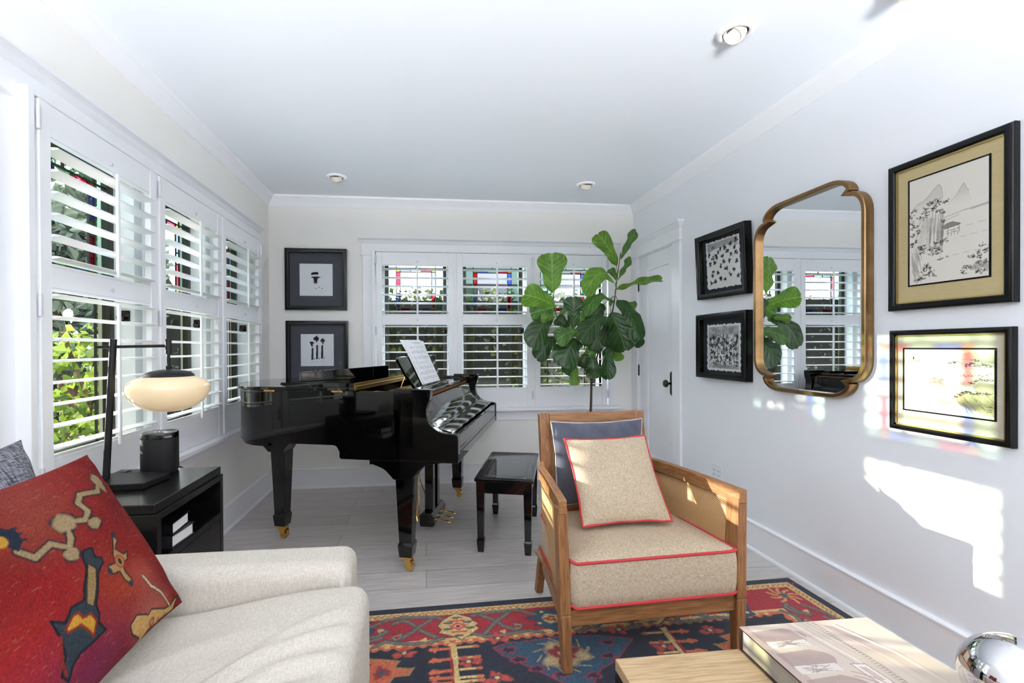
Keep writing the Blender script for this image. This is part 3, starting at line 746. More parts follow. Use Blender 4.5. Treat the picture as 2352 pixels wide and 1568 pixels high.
# legs
def pleg(x, y, ztop, br):
    s = MB()
    s.frustum((x, y, .165), (.036, .036), (x, y, ztop - .07), (.050, .050))
    s.frustum((x, y, .150), (.043, .043), (x, y, .165), (.036, .036)); s.frustum((x, y, .082), (.036, .036), (x, y, .150), (.043, .043))
    # stepped bracket above the leg
    bl, brr = br
    w = .055
    left = cr([(x - .052, ztop - .07), (x - .075, ztop - .045), (x - .11, ztop - .015), (x + bl + .02, ztop + .008)], 4)
    right = cr([(x + brr - .03, ztop + .030), (x + .13, ztop + .012), (x + .085, ztop - .025), (x + .050, ztop - .07)], 4)
    prof = left + [(x + bl, ztop + .008), (x + bl, ztop + .034), (x + brr, ztop + .034)] + right
    s.prism(prof, 'y', y - w - .02, y + w)
    l = s.build('leg', M['black'], pno, smooth=30, bevel=.003)
    c = MB(); c.box(x - .030, x + .026, y - .028, y + .028, .066, .083)
    for sg in (-1, 1): c.prism([(x - .018, .070), (x + .022, .070), (x + .030, .030), (x + .020, .016), (x + .008, .022)], 'y', y + sg * .026 - .003, y + sg * .026 + .003)
    c.lathe([(0, -.021), (.021, -.021), (.023, -.018), (.023, .018), (.021, .021), (0, .021)], 24, (x + .014, y, .0235), ax='y')
    c.tube([(x + .014, y - .032, .0235), (x + .014, y + .032, .0235)], .005, 8)
    c.build('caster', M['brass'], l, smooth=40)
pleg(0, .0, .592, (-.19, .245)); pleg(0, 1.29, .592, (-.19, .245))
s = MB(); pleg(-.955, .29, .645, (-.13, .30))
# lyre, pedals and rods
s = MB(); lp = [(-.080, .045), (.005, .045), (.018, .060), (.018, .110), (-.004, .135), (-.070, .135), (-.086, .120), (-.086, .060)]
s.prism(lp, 'y', .50, .80); ly = s.build('lyre_box', M['black'], pno, bevel=.004)
for y in (.545, .665):
    s = MB(); s.box(-.062, -.004, y, y + .055, .134, .625); s.build('lyre_post', M['black'], ly, bevel=.004)
s = MB(); s.box(-.08, .05, .50, .80, .590, .624); s.build('lyre_block', M['black'], ly, bevel=.004)
for y in (.565, .650, .735):
    s = MB(); P = [(.010, .018), (.05, .013), (.085, .019), (.105, .019), (.118, .010)]
    V = []
    for x, w in P: V += [(x, y - w / 1.6, .083 - x * .14), (x, y + w / 1.6, .083 - x * .14), (x, y + w / 1.6, .072 - x * .14), (x, y - w / 1.6, .072 - x * .14)]
    F = [(0, 1, 2, 3), (16, 19, 18, 17)]
    for i in range(4):
        for k in range(4): F.append((i * 4 + k, (i + 1) * 4 + k, (i + 1) * 4 + (k + 1) % 4, i * 4 + (k + 1) % 4))
    s.add(V, F); s.build('pedal', M['brass'], ly, smooth=50, sub=1)
s = MB()
for y in (.53, .58): s.tube([(-.115, y, .09), (-.105, y, .62)], .004, 8)
s.tube([(-.10, .50, .08), (-.27, .62, .62)], .0045, 8); s.tube([(-.10, .80, .08), (-.27, .70, .62)], .0045, 8)
s.tube([(-.12, .50, .075), (-.12, .62, .075)], .004, 8)
s.build('pedal_rod', M['brass'], ly, smooth=40)

# sheet music on the desk
rngm = np.random.default_rng(5)
def sheet(label, ylo, yhi, h, lift, skew, curl):
    c = Canvas(.225, .30, 90, 120, (244, 245, 248))
    for k in range(7):
        y = .030 + k * .036
        for q in range(5): c.line([(.018, y + q * .0042), (.205, y + q * .0042 + rngm.normal(0, .0003))], .0011, (176, 178, 186), .5)
        for q in range(26):
            x = .024 + q * .0071 + rngm.normal(0, .001); yy = y + rngm.integers(-1, 6) * .0021
            c.disc(x, yy, .0019, (120, 122, 132), .0013, .7); c.line([(x + .0016, yy), (x + .0016, yy + rngm.choice([-.011, .011]))], .0009, (130, 132, 142), .7)
            if q % 3 == 0: c.line([(x + .0016, yy + .011), (x + .012, yy + .010)], .0016, (70, 72, 82), .7)
    c.line([(.060, .285), (.165, .285)], .0035, (120, 122, 130), .8); c.line([(.080, .277), (.145, .277)], .0022, (140, 142, 150), .8)
    o = thing('sheet_music', label, 'sheet music', PO, PA)
    def fn(u, v):
        y = ylo + (yhi - ylo) * u + skew * v; hh = .012 + h * v
        return dk(y, hh, .022 + lift + curl * math.sin(pi * u) * v + .006 * (v > .72) * (v - .72) * 8 * (u - .5))
    c.mesh('page', fn, M['ink'], o, back=.0009)
    return o
sheet('white sheet music page standing in front on the piano music desk', .36, .75, .298, .005, -.06, .012)
sheet('sheet music page peeking out behind the front page on the desk', .33, .71, .308, .0015, -.075, .0)

# ------------------------------------------------------------------ bench
bn = thing('piano_bench', 'glossy black lacquered piano bench with padded frame top', 'bench', PO, PA)
X0, X1, Y0, Y1, ZB = .33, .685, .27, .985, .457
s = MB(); s.box(X0, X1, Y0, Y1, ZB - .026, ZB - .006); s.box(X0 + .012, X1 - .012, Y0 + .012, Y1 - .012, ZB - .008, ZB); top = s.build('bench_top', M['black'], bn, bevel=.006, seg=3)
s = MB(); s.box(X0 + .05, X1 - .05, Y0 + .05, Y1 - .05, ZB - .004, ZB + .002); s.build('top_panel', M['black'], top, bevel=.003)
for a in ((X0 + .014, X0 + .032, Y0 + .05, Y1 - .05), (X1 - .032, X1 - .014, Y0 + .05, Y1 - .05), (X0 + .05, X1 - .05, Y0 + .014, Y0 + .032), (X0 + .05, X1 - .05, Y1 - .032, Y1 - .014)):
    s = MB(); s.box(a[0], a[1], a[2], a[3], ZB - .098, ZB - .025); s.build('apron', M['black'], bn, bevel=.002)
for x in (X0 + .035, X1 - .035):
    for y in (Y0 + .035, Y1 - .035):
        s = MB(); s.frustum((x, y, .085), (.019, .019), (x, y, ZB - .026), (.026, .026)); s.frustum((x, y, .072), (.024, .024), (x, y, .085), (.019, .019)); s.frustum((x, y, 0), (.018, .018), (x, y, .072), (.024, .024))
        s.build('leg', M['black'], bn, bevel=.002)

# ------------------------------------------------------------------ picture frames (local x along the wall, -y into the room)
def picture(label, loc, rot, w, h, fw, dep, matm, art, apply_, group=None, bev=.002, inner=None):
    t = thing('framed_picture', label, 'picture', loc, group=group, rot=rot)
    s = MB()
    q = bev; pr = [(0, 0), (0, -dep + q)] + [(q - q * math.cos(a), -dep + q - q * math.sin(a)) for a in (.4, .8, 1.2, pi / 2)] + [(fw - q * .6, -dep), (fw - q * .2, -dep + q * .25), (fw, -dep + q * .6), (fw, -.004)]
    V = []; n = len(pr)
    for d_, y in pr: V += [(-w / 2 + d_, y, -h / 2 + d_), (w / 2 - d_, y, -h / 2 + d_), (w / 2 - d_, y, h / 2 - d_), (-w / 2 + d_, y, h / 2 - d_)]
    s.add(V, [(i * 4 + k, i * 4 + (k + 1) % 4, (i + 1) * 4 + (k + 1) % 4, (i + 1) * 4 + k) for i in range(n - 1) for k in range(4)])
    s.build('frame', M['framek'], t, smooth=40)
    s = MB(); s.box(-w / 2 + fw, w / 2 - fw, -.012, -.006, -h / 2 + fw, h / 2 - fw); s.build('mat', matm, t)
    aw, ah, ax, az = art
    if inner:
        s = MB(); e = .006
        for x0, x1, z0, z1 in ((-aw / 2 - e, aw / 2 + e, ah / 2, ah / 2 + e), (-aw / 2 - e, aw / 2 + e, -ah / 2 - e, -ah / 2), (-aw / 2 - e, -aw / 2, -ah / 2, ah / 2), (aw / 2, aw / 2 + e, -ah / 2, ah / 2)):
            s.box(ax + x0, ax + x1, -.0145, -.0115, az + z0, az + z1)
        s.build('mat_fillet', M['framek'], t)
        s = MB(); e = .006; q = (w / 2 - fw, h / 2 - fw)
        for x0, x1, z0, z1 in ((-q[0], q[0], q[1] - e, q[1]), (-q[0], q[0], -q[1], -q[1] + e), (-q[0], -q[0] + e, -q[1], q[1]), (q[0] - e, q[0], -q[1], q[1])): s.box(x0, x1, -.018, -.011, z0, z1)
        s.build('gold_fillet', M['fgold'], t)
    apply_(t, aw, ah, ax, az)
    s = MB(); s.add([(-w / 2 + fw, -dep + .008, -h / 2 + fw), (w / 2 - fw, -dep + .008, -h / 2 + fw), (w / 2 - fw, -dep + .008, h / 2 - fw), (-w / 2 + fw, -dep + .008, h / 2 - fw)], [(0, 1, 2, 3)]); s.build('glazing', M['pglass'], t, flip=False)
    return t
def art_mesh(c, t, aw, ah, ax, az, wav=0):
    def fn(u, v):
        e = wav * (math.sin(u * 61) + math.sin(u * 37 + 1)) * (abs(v - .5) > .485) * .5
        f = wav * (math.sin(v * 53) + math.sin(v * 41 + 2)) * (abs(u - .5) > .485) * .5
        return (ax + (u - .5) * aw + f, -.0135, az + (v - .5) * ah + e)
    c.mesh('artwork', fn, M['ink'], t)
def art_hat(t, aw, ah, ax, az):
    c = Canvas(1, 1, 150, 150, (228, 231, 234)); K = (34, 35, 38)
    c.poly([(.34, .69), (.36, .64), (.44, .665), (.57, .66), (.57, .735), (.46, .745), (.38, .725)], K)
    c.poly([(.33, .575), (.40, .60), (.52, .605), (.64, .585), (.61, .562), (.50, .548), (.40, .555)], K)
    c.poly([(.41, .555), (.56, .555), (.535, .50), (.525, .40), (.47, .385), (.43, .40), (.43, .48)], K)
    c.line([(.40, .50), (.405, .42), (.44, .37), (.52, .365), (.555, .42), (.56, .49)], .008, (110, 112, 118))
    c.poly([(.455, .245), (.49, .235), (.50, .21), (.475, .225)], K); c.poly([(.505, .215), (.525, .235), (.52, .21)], K); c.disc(.59, .27, .022, K, .010); c.poly([(.65, .225), (.70, .235), (.705, .212), (.67, .215)], K); c.disc(.79, .17, .010, (150, 152, 156), .005)
    art_mesh(c, t, aw, ah, ax, az)
def art_three(t, aw, ah, ax, az):
    c = Canvas(1, 1, 150, 150, (226, 229, 233)); K = (36, 37, 40)
    for x, b_, h, hx, hy, s_ in ((.35, .20, .57, .33, .70, .062), (.49, .215, .66, .47, .845, .085), (.645, .23, .66, .66, .785, .066)):
        c.poly([(x - .035, b_), (x + .025, b_), (x + .033, h), (x - .020, h - .01)], K)
        c.line([(x - .005, b_ + .05), (x + .006, h - .05)], .008, (90, 92, 98), .6)
        c.disc(hx, hy + .02, s_, K, s_ * .8, irr=.35, soft=.05); c.poly([(hx - .03, hy - .03), (hx + .045, hy - .02), (hx + .012, hy - .12)], K)
        c.line([(x + .055, b_ - .005), (x + .06, b_ + .055)], .016, K)
        c.line([(x - .01, b_ - .06), (x - .045, b_ - .115)], .006, (120, 122, 128)); c.line([(x + .01, b_ - .05), (x + .05, b_ - .11)], .006, (120, 122, 128))
    art_mesh(c, t, aw, ah, ax, az)
def art_flock(t, aw, ah, ax, az):
    c = Canvas(1, 1, 150, 150, (238, 238, 236)); K = (40, 42, 46); rg = random.Random(4)
    c.poly([(.05, .78), (.3, .83), (.6, .845), (.95, .86), (.95, .97), (.05, .96)], (150, 152, 156), .8)
    for _ in range(30): c.disc(rg.uniform(.05, .95), rg.uniform(.82, .96), rg.uniform(.03, .08), rg.choice([(190, 190, 194), (120, 122, 126), (90, 92, 96)]), rg.uniform(.02, .03), .4, irr=.3)
    for x, y in ((.08, .73), (.2, .66), (.30, .70), (.36, .76), (.46, .80), (.58, .80), (.66, .74), (.75, .84), (.86, .77), (.92, .90), (.12, .53), (.27, .55), (.33, .64), (.5, .64), (.44, .46), (.54, .53), (.72, .52), (.76, .63), (.90, .66), (.90, .49), (.2, .36), (.35, .33), (.16, .29), (.6, .38), (.84, .33), (.72, .24), (.93, .19), (.14, .14), (.26, .15), (.42, .18), (.57, .15)):
        for _ in range(4): c.disc(x + rg.uniform(-.03, .03), y + rg.uniform(-.03, .03), rg.uniform(.018, .034), K, rg.uniform(.012, .03), .9, irr=.4)
        for _ in range(3): c.line([(x, y), (x + rg.uniform(-.06, .06), y + rg.uniform(-.07, .05))], .008, K)
    art_mesh(c, t, aw, ah, ax, az, .004)
def art_crowd(t, aw, ah, ax, az):
    c = Canvas(1, 1, 160, 160, (236, 236, 234)); rg = random.Random(9)
    c.poly([(.05, .05), (.95, .05), (.95, .95), (.05, .95)], (186, 186, 186))
    for _ in range(60): c.disc(rg.uniform(.08, .92), rg.uniform(.66, .93), rg.uniform(.04, .1), rg.choice([(150, 150, 152), (200, 200, 200), (90, 92, 96)]), rg.uniform(.02, .07), .35, irr=.3)
    for _ in range(420):
        x, y = rg.uniform(.08, .92), rg.uniform(.10, .76); k = rg.choice([(240, 240, 240)] * 3 + [(30, 31, 34)] * 3 + [(120, 121, 124)])
        c.disc(x, y, rg.uniform(.012, .034), k, rg.uniform(.018, .05), .9, irr=.5)
    for _ in range(160):
        x, y = rg.uniform(.08, .92), rg.uniform(.10, .76); c.line([(x, y), (x + rg.uniform(-.03, .03), y + rg.uniform(-.07, .07))], .007, (28, 29, 32))
    for _ in range(20): c.line([(rg.uniform(.1, .5), rg.uniform(.06, .12)), (rg.uniform(.5, .9), rg.uniform(.06, .14))], .02, (150, 150, 152), .4)
    art_mesh(c, t, aw, ah, ax, az, .004)
def foliage(c, rg, x, y, r, n=9, col=(62, 60, 58)):
    for _ in range(n): c.disc(x + rg.gauss(0, r), y + rg.gauss(0, r * .45), rg.uniform(.006, .014), col, rg.uniform(.003, .007), .8, irr=.3)
def art_lake(t, aw, ah, ax, az):
    c = Canvas(1, 1.0, 190, 215, (240, 235, 224)); rg = random.Random(2)
    for pts, top in (([(.03, .70), (.10, .76), (.18, .775), (.26, .805), (.33, .855), (.385, .885), (.41, .885), (.44, .845), (.455, .75), (.45, .66), (.03, .66)], 0), ([(.53, .70), (.62, .745), (.70, .83), (.715, .835), (.74, .79), (.77, .76), (.81, .67), (.53, .64)], 0)):
        c.poly(pts, (214, 208, 200), .75)
        for i in range(len(pts) - 3): c.line(pts[i:i + 2], .010, (176, 170, 164), .6)
    for x, y, r_ in ((.12, .66, .16), (.3, .665, .16), (.46, .64, .12), (.56, .65, .12), (.70, .645, .14), (.80, .65, .10)): c.disc(x, y, r_, (240, 235, 224), .07, .9, soft=.9)
    c.poly([(0, .655), (1, .60), (1, .52), (0, .56)], (240, 235, 224), .8)
    for a, b_, w in (((.47, .575), (.72, .60), .008), ((.72, .60), (1.0, .605), .012), ((.80, .595), (1.0, .615), .014), ((.5, .55), (.66, .57), .006), ((.6, .37), (1, .385), .003), ((.5, .22), (.9, .235), .003), ((.7, .46), (1, .47), .003)): c.line([a, b_], w, (170, 164, 158), .6)
    for _ in range(60):                      # cliff faces
        x = rg.uniform(.25, .47); y0 = rg.uniform(.50, .66); c.line([(x, y0), (x - rg.uniform(.0, .02), y0 - rg.uniform(.08, .30))], rg.uniform(.003, .008), rg.choice([(110, 104, 100), (170, 162, 154), (80, 76, 74)]), .55)
    for _ in range(70):
        x = rg.uniform(.02, .26); c.line([(x + .12, .64 - x * .2), (x, .30 + rg.uniform(-.05, .2))], .003, (176, 168, 160), .4)
    for _ in range(60):
        x = rg.uniform(.02, .14); y0 = rg.uniform(.12, .36); c.line([(x, y0), (x + rg.uniform(.02, .06), y0 - rg.uniform(.06, .16))], .005, rg.choice([(150, 144, 138), (96, 92, 88)]), .5)
    for x, y in ((.24, .695), (.28, .735), (.33, .75), (.38, .74), (.42, .73), (.50, .72), (.15, .63), (.20, .63), (.24, .66), (.05, .55), (.10, .55), (.03, .60), (.13, .50), (.05, .47), (.03, .66), (.06, .70), (.33, .68), (.36, .69), (.41, .65), (.45, .62), (.47, .55), (.10, .41), (.05, .40), (.03, .38), (.15, .35), (.20, .35), (.17, .30), (.19, .33), (.31, .27), (.29, .31), (.35, .36), (.33, .32), (.40, .30), (.38, .27), (.42, .35), (.48, .37), (.22, .15), (.25, .17), (.28, .14), (.20, .12), (.30, .10), (.24, .08), (.94, .26), (.97, .22), (.88, .21), (.82, .18), (.91, .17), (.88, .13), (.96, .12), (.74, .10), (.80, .09), (.70, .055), (.86, .05), (.94, .045), (.33, .07), (.09, .04), (.14, .05), (.18, .05)):
        foliage(c, rg, x, y, .022, 12)
    for x, y in ((.92, .11), (.85, .09), (.97, .08)): c.disc(x, y, .05, (120, 114, 108), .03, .5, irr=.4)
    c.poly([(.45, .485), (.50, .515), (.58, .52), (.68, .49), (.66, .482), (.48, .468)], (150, 144, 138)); c.line([(.45, .485), (.50, .515), (.58, .52), (.68, .49), (.48, .468)], .004, (70, 66, 64))
    for x in (.50, .52, .60, .655): c.line([(x, .478), (x, .42)], .004, (90, 86, 82))
    for y in (.445, .425): c.line([(.50, y), (.66, y + .008)], .004, (100, 96, 92))
    for x in (.52, .56, .60, .64): c.line([(x, .42), (x, .40)], .005, (80, 76, 72))
    c.line([(.385, .205), (.42, .20), (.46, .212)], .009, (90, 86, 82)); c.line([(.42, .208), (.425, .222)], .006, (90, 86, 82)); c.line([(.49, .215), (.53, .215)], .006, (120, 114, 108)); c.line([(.505, .217), (.505, .23)], .006, (120, 110, 100))
    art_mesh(c, t, aw, ah, ax, az)
def art_rocks(t, aw, ah, ax, az):
    c = Canvas(1.27, 1, 220, 175, (240, 232, 210)); rg = random.Random(6)
    c.poly([(.85, .93), (.95, .96), (1.0, .95), (1.06, .97), (1.12, .93), (1.20, .955), (1.27, .92), (1.27, .80), (.85, .84)], (196, 188, 160), .8)
    c.poly([(.05, .94), (.14, .955), (.2, .94), (.3, .95), (.38, .93), (.38, .91), (.05, .91)], (206, 196, 182), .6)
    for x in (.08, .11, .14, .17, .2, .24): c.line([(x, .80), (x, .80 + rg.uniform(.03, .08))], .010, (110, 96, 92), .7)
    c.disc(.15, .86, .014, (70, 60, 60), .03)
    for a, b_ in (((0, .78), (.35, .775)), ((.75, .72), (1.25, .70)), ((0, .68), (1.27, .66))): c.line([a, b_], .008, (214, 204, 184), .8)
    c.poly([(.38, .38), (.40, .50), (.46, .55), (.52, .55), (.58, .50), (.66, .40), (.74, .30), (.78, .20), (.6, .12), (.48, .2), (.40, .3)], (222, 210, 186), .8)
    for _ in range(40):
        x = rg.uniform(.40, .68); y0 = .54 - abs(x - .5) * .8; c.line([(x, y0), (x + rg.uniform(.03, .12), y0 - rg.uniform(.08, .22))], .005, rg.choice([(190, 172, 140), (150, 130, 104)]), .5)
    foliage(c, rg, .48, .545, .04, 40, (130, 116, 96)); foliage(c, rg, .56, .53, .03, 20, (130, 116, 96)); foliage(c, rg, .36, .32, .05, 24, (180, 164, 140))
    c.poly([(.74, .28), (.86, .36), (.96, .34), (1.06, .36), (1.27, .34), (1.27, .03), (1.15, .06), (1.0, .10), (.88, .14), (.80, .2)], (186, 172, 128), .9)
    for _ in range(70):
        x = rg.uniform(.80, 1.2); y0 = rg.uniform(.16, .36); c.line([(x, y0), (x + rg.uniform(.05, .16), y0 - rg.uniform(.08, .16))], .006, rg.choice([(90, 82, 60), (150, 136, 100), (110, 100, 74), (216, 204, 160)]), .6)
    c.poly([(1.0, .44), (1.08, .53), (1.16, .52), (1.27, .5), (1.27, .36), (1.05, .37)], (200, 188, 148), .8)
    for x, y in ((.86, .35), (.90, .37), (.95, .36), (1.02, .35), (1.08, .36), (1.15, .36), (1.2, .36), (.82, .32), (.78, .28)): foliage(c, rg, x, y, .025, 22, (52, 46, 36))
    for x, y in ((1.05, .54), (1.1, .56), (1.16, .55), (1.22, .56), (1.0, .50)): foliage(c, rg, x, y, .022, 16, (66, 60, 46))
    for x, y in ((.92, .76), (.95, .77), (.99, .80), (1.02, .84), (1.06, .76), (.72, .79), (.76, .81)): foliage(c, rg, x, y, .022, 14, (72, 80, 92))
    for x, y in ((.9, .6), (.98, .62), (1.1, .62), (1.18, .64), (1.2, .76), (1.14, .78)): foliage(c, rg, x, y, .03, 16, (110, 104, 74))
    for y in (.17, .13, .10): c.line([(1.18, y), (1.21, y + .005)], .008, (70, 64, 54)); c.line([(1.215, y), (1.235, y)], .008, (70, 64, 54))
    art_mesh(c, t, aw, ah, ax, az)
RW = (0, 0, R(-90))
picture('upper black-framed ink drawing of a hat face on the back wall', (-.951, YB, 1.845), (0, 0, 0), .527, .540, .034, .04, M['matg'], (.283, .283, -.002, -.002), art_hat, 'pictures left of the back window')
picture('lower black-framed ink drawing of three figures behind the piano', (-.945, YB, 1.210), (0, 0, 0), .530, .540, .034, .04, M['matg'], (.283, .283, -.002, .012), art_three, 'pictures left of the back window')
picture('crooked black-framed ink drawing of a bird flock, nearest the door', (XR - .004, 2.875, 1.785), (R(3.4), R(1.2), R(-90)), .515, .440, .036, .05, M['matn'], (.345, .320, -.01, .005), art_flock, 'pictures beside the door')
picture('black-framed ink drawing of a dense crowd, below the bird flock', (XR - .001, 2.880, 1.240), RW, .520, .440, .036, .05, M['matn'], (.345, .310, -.005, -.010), art_crowd, 'pictures beside the door')
picture('large black-framed mountain lake ink painting with straw mat', (XR - .001, 1.560, 1.685), RW, .425, .605, .028, .028, M['matt'], (.268, .420, .002, .008), art_lake, 'pictures right of the mirror', bev=.009, inner=True)
picture('sunlit black-framed landscape painting with beige mat, lower right', (XR - .001, 1.560, 1.095), RW, .415, .412, .020, .026, M['matb'], (.305, .245, .0, .005), art_rocks, 'pictures right of the mirror', bev=.007, inner=True)

# ------------------------------------------------------------------ mirror with scalloped corners
mt = thing('wall_mirror', 'large brass-framed wall mirror with scalloped corners', 'mirror', (XR - .001, 2.208, 1.507), RW[2])
hw, hh = .352, .520
def mir(k=1.0):
    q = []
    cx = [(hw, hh - .185)] + [(hw - .004 - .080 * (1 - math.cos(a)) * 0 - .079 * math.sin(a) ** 1 * (math.sin(a)), hh - .185 + .105 * math.sin(a)) for a in np.linspace(.2, pi / 2, 7)]
    c1 = [(hw - .082 + .082 * math.cos(a), hh - .185 + .105 * math.sin(a)) for a in np.linspace(0, pi / 2, 8)]
    c2 = [(hw - .190 + .118 * math.cos(a), hh - .078 + .078 * math.sin(a)) for a in np.linspace(.05, pi / 2, 9)]
    return c1[:-1] + [(hw - .084, hh - .080)] + c2[0:]
qd = mir()
outm = qd + [(-x, z) for x, z in qd[::-1]] + [(-x, -z) for x, z in qd] + [(x, -z) for x, z in qd[::-1]]
def inset(pts, d_):
    N = len(pts); out = []
    for i in range(N):
        a = Vector(pts[i - 1]); p = Vector(pts[i]); c = Vector(pts[(i + 1) % N])
        n1 = Vector((-(p - a).y, (p - a).x)); n2 = Vector((-(c - p).y, (c - p).x))
        n1 = n1.normalized() if n1.length > 1e-9 else n2.normalized(); n2 = n2.normalized() if n2.length > 1e-9 else n1
        m_ = n1 + n2; m_ = m_.normalized() if m_.length > 1e-6 else n1
        k = d_ / max(.5, m_.dot(n1)); out.append((p.x + m_.x * k, p.y + m_.y * k))
    return out
rings = [(outm, 0), (outm, -.040), (inset(outm, .003), -.044), (inset(outm, .018), -.044), (inset(outm, .021), -.041), (inset(outm, .022), -.016)]
s = MB(); N = len(outm); V = []
for pts, y in rings: V += [(x, y, z) for x, z in pts]
F = []
for r_ in range(len(rings) - 1):
    for i in range(N): F.append((r_ * N + i, r_ * N + (i + 1) % N, (r_ + 1) * N + (i + 1) % N, (r_ + 1) * N + i))
s.add(V, F); s.build('mirror_frame', M['brassa'], mt, smooth=40)
s = MB(); s.prism(inset(outm, .016), 'y', -.018, -.004); s.build('mirror_glass', M['mirror'], mt)

# wall outlet
t = thing('wall_outlet', 'white double wall outlet low on the right wall', 'outlet', (XR, 2.97, .372), RW[2])
s = MB(); s.box(-.058, .058, -.006, 0, -.058, .058); s.build('cover_plate', M['plate'], t, bevel=.003)
for x in (-.024, .024):
    s = MB(); s.box(x - .017, x + .017, -.008, -.004, -.034, .034); r_ = s.build('receptacle', M['plate'], t, bevel=.002)
    s = MB()
    for z in (-.018, .012):
        s.box(x - .007, x - .004, -.0085, -.006, z, z + .010); s.box(x + .004, x + .007, -.0085, -.006, z, z + .009)
    s.build('slots', M['slot'], r_)

# recessed ceiling lights
def downlight(lab, x, y, rz, first=[None]):
    if first[0] is None:
        t = thing('recessed_light', '', 'ceiling light', (x, y, ZC), rz, 'recessed lights in the ceiling'); first[0] = t
        s = MB(); s.lathe([(.050, .0), (.052, -.010), (.058, -.012), (.070, -.010), (.077, -.004), (.078, .0)], 40); s.build('trim_ring', M['trim'], t, smooth=50)
        s = MB(); s.lathe([(.052, -.0005), (0, -.0005)], 32); s.build('housing', M['blackm'], t)
        a = R(38); Q = Matrix.Rotation(a, 4, 'X')
        s = MB(); s.lathe([(.042, .012), (.042, -.020), (.036, -.024), (.031, -.022), (.030, -.012), (.030, .012)], 32); s.v = [tuple(Q @ Vector(p) + Vector((0, 0, -.004))) for p in s.v]; g = s.build('gimbal', M['eyeball'], t, smooth=40)
        s = MB(); s.lathe([(.031, -.010), (.020, -.013), (0, -.014)], 24); s.v = [tuple(Q @ Vector(p) + Vector((0, 0, -.004))) for p in s.v]; s.build('lens', M['lens'], g, smooth=50)
    else:
        t = copy_tree(first[0]); t.location = (x, y, ZC); t.rotation_euler = (0, 0, rz)
    t['label'] = lab
    return t
downlight('recessed ceiling light above the mirror, largest in view', 1.319, 1.848, R(100))
downlight('small recessed ceiling light near the left back corner', -.679, 3.724, R(0))
downlight('small recessed ceiling light near the right back corner', 1.324, 3.711, R(0))
downlight('recessed ceiling light cut off by the top edge of the photo', 1.785, 1.545, R(150))

# ------------------------------------------------------------------ fiddle leaf fig
fg = thing('fiddle_leaf_fig', 'tall fiddle leaf fig tree standing behind the cane armchair', 'plant', (1.375, 3.75, 0))
FX = lambda p: (p[0] - 1.375, p[1] - 3.75, p[2])
s = MB(); s.lathe([(0, 0), (.115, 0), (.125, .01), (.150, .26), (.152, .275), (.146, .28), (.138, .275), (.134, .24), (0, .238)], 40); pt = s.build('planter', M['pot'], fg, smooth=35)
s = MB(); s.lathe([(.134, .245), (.08, .255), (0, .258)], 24); s.build('soil', M['soil'], pt, smooth=60)
trunk = [(1.375, 3.75, .25), (1.380, 3.75, .45), (1.372, 3.75, .62), (1.378, 3.75, .78), (1.382, 3.75, 0.959)]
s = MB(); s.tube([FX(p) for p in cr(trunk, 5)], [.013 - .004 * i / 20 for i in range(21)], 10); s.build('trunk', M['bark'], fg, smooth=60)
def branch(pts, r0, r1):
    q = cr(pts, 5); s = MB(); s.tube([FX(p) for p in q], [r0 + (r1 - r0) * i / (len(q) - 1) for i in range(len(q))], 8); s.build('branch', M['bark'], fg, smooth=60)
branch([(1.382, 3.75, 0.959), (1.431, 3.75, 1.156), (1.492, 3.75, 1.33), (1.559, 3.75, 1.505), (1.59, 3.75, 1.668), (1.609, 3.75, 1.82), (1.64, 3.75, 2.03)], 0.009, 0.003)
branch([(1.364, 3.7, 0.962), (1.258, 3.7, 1.147), (1.142, 3.7, 1.33), (1.067, 3.7, 1.5), (1.044, 3.7, 1.659)], 0.008, 0.003)
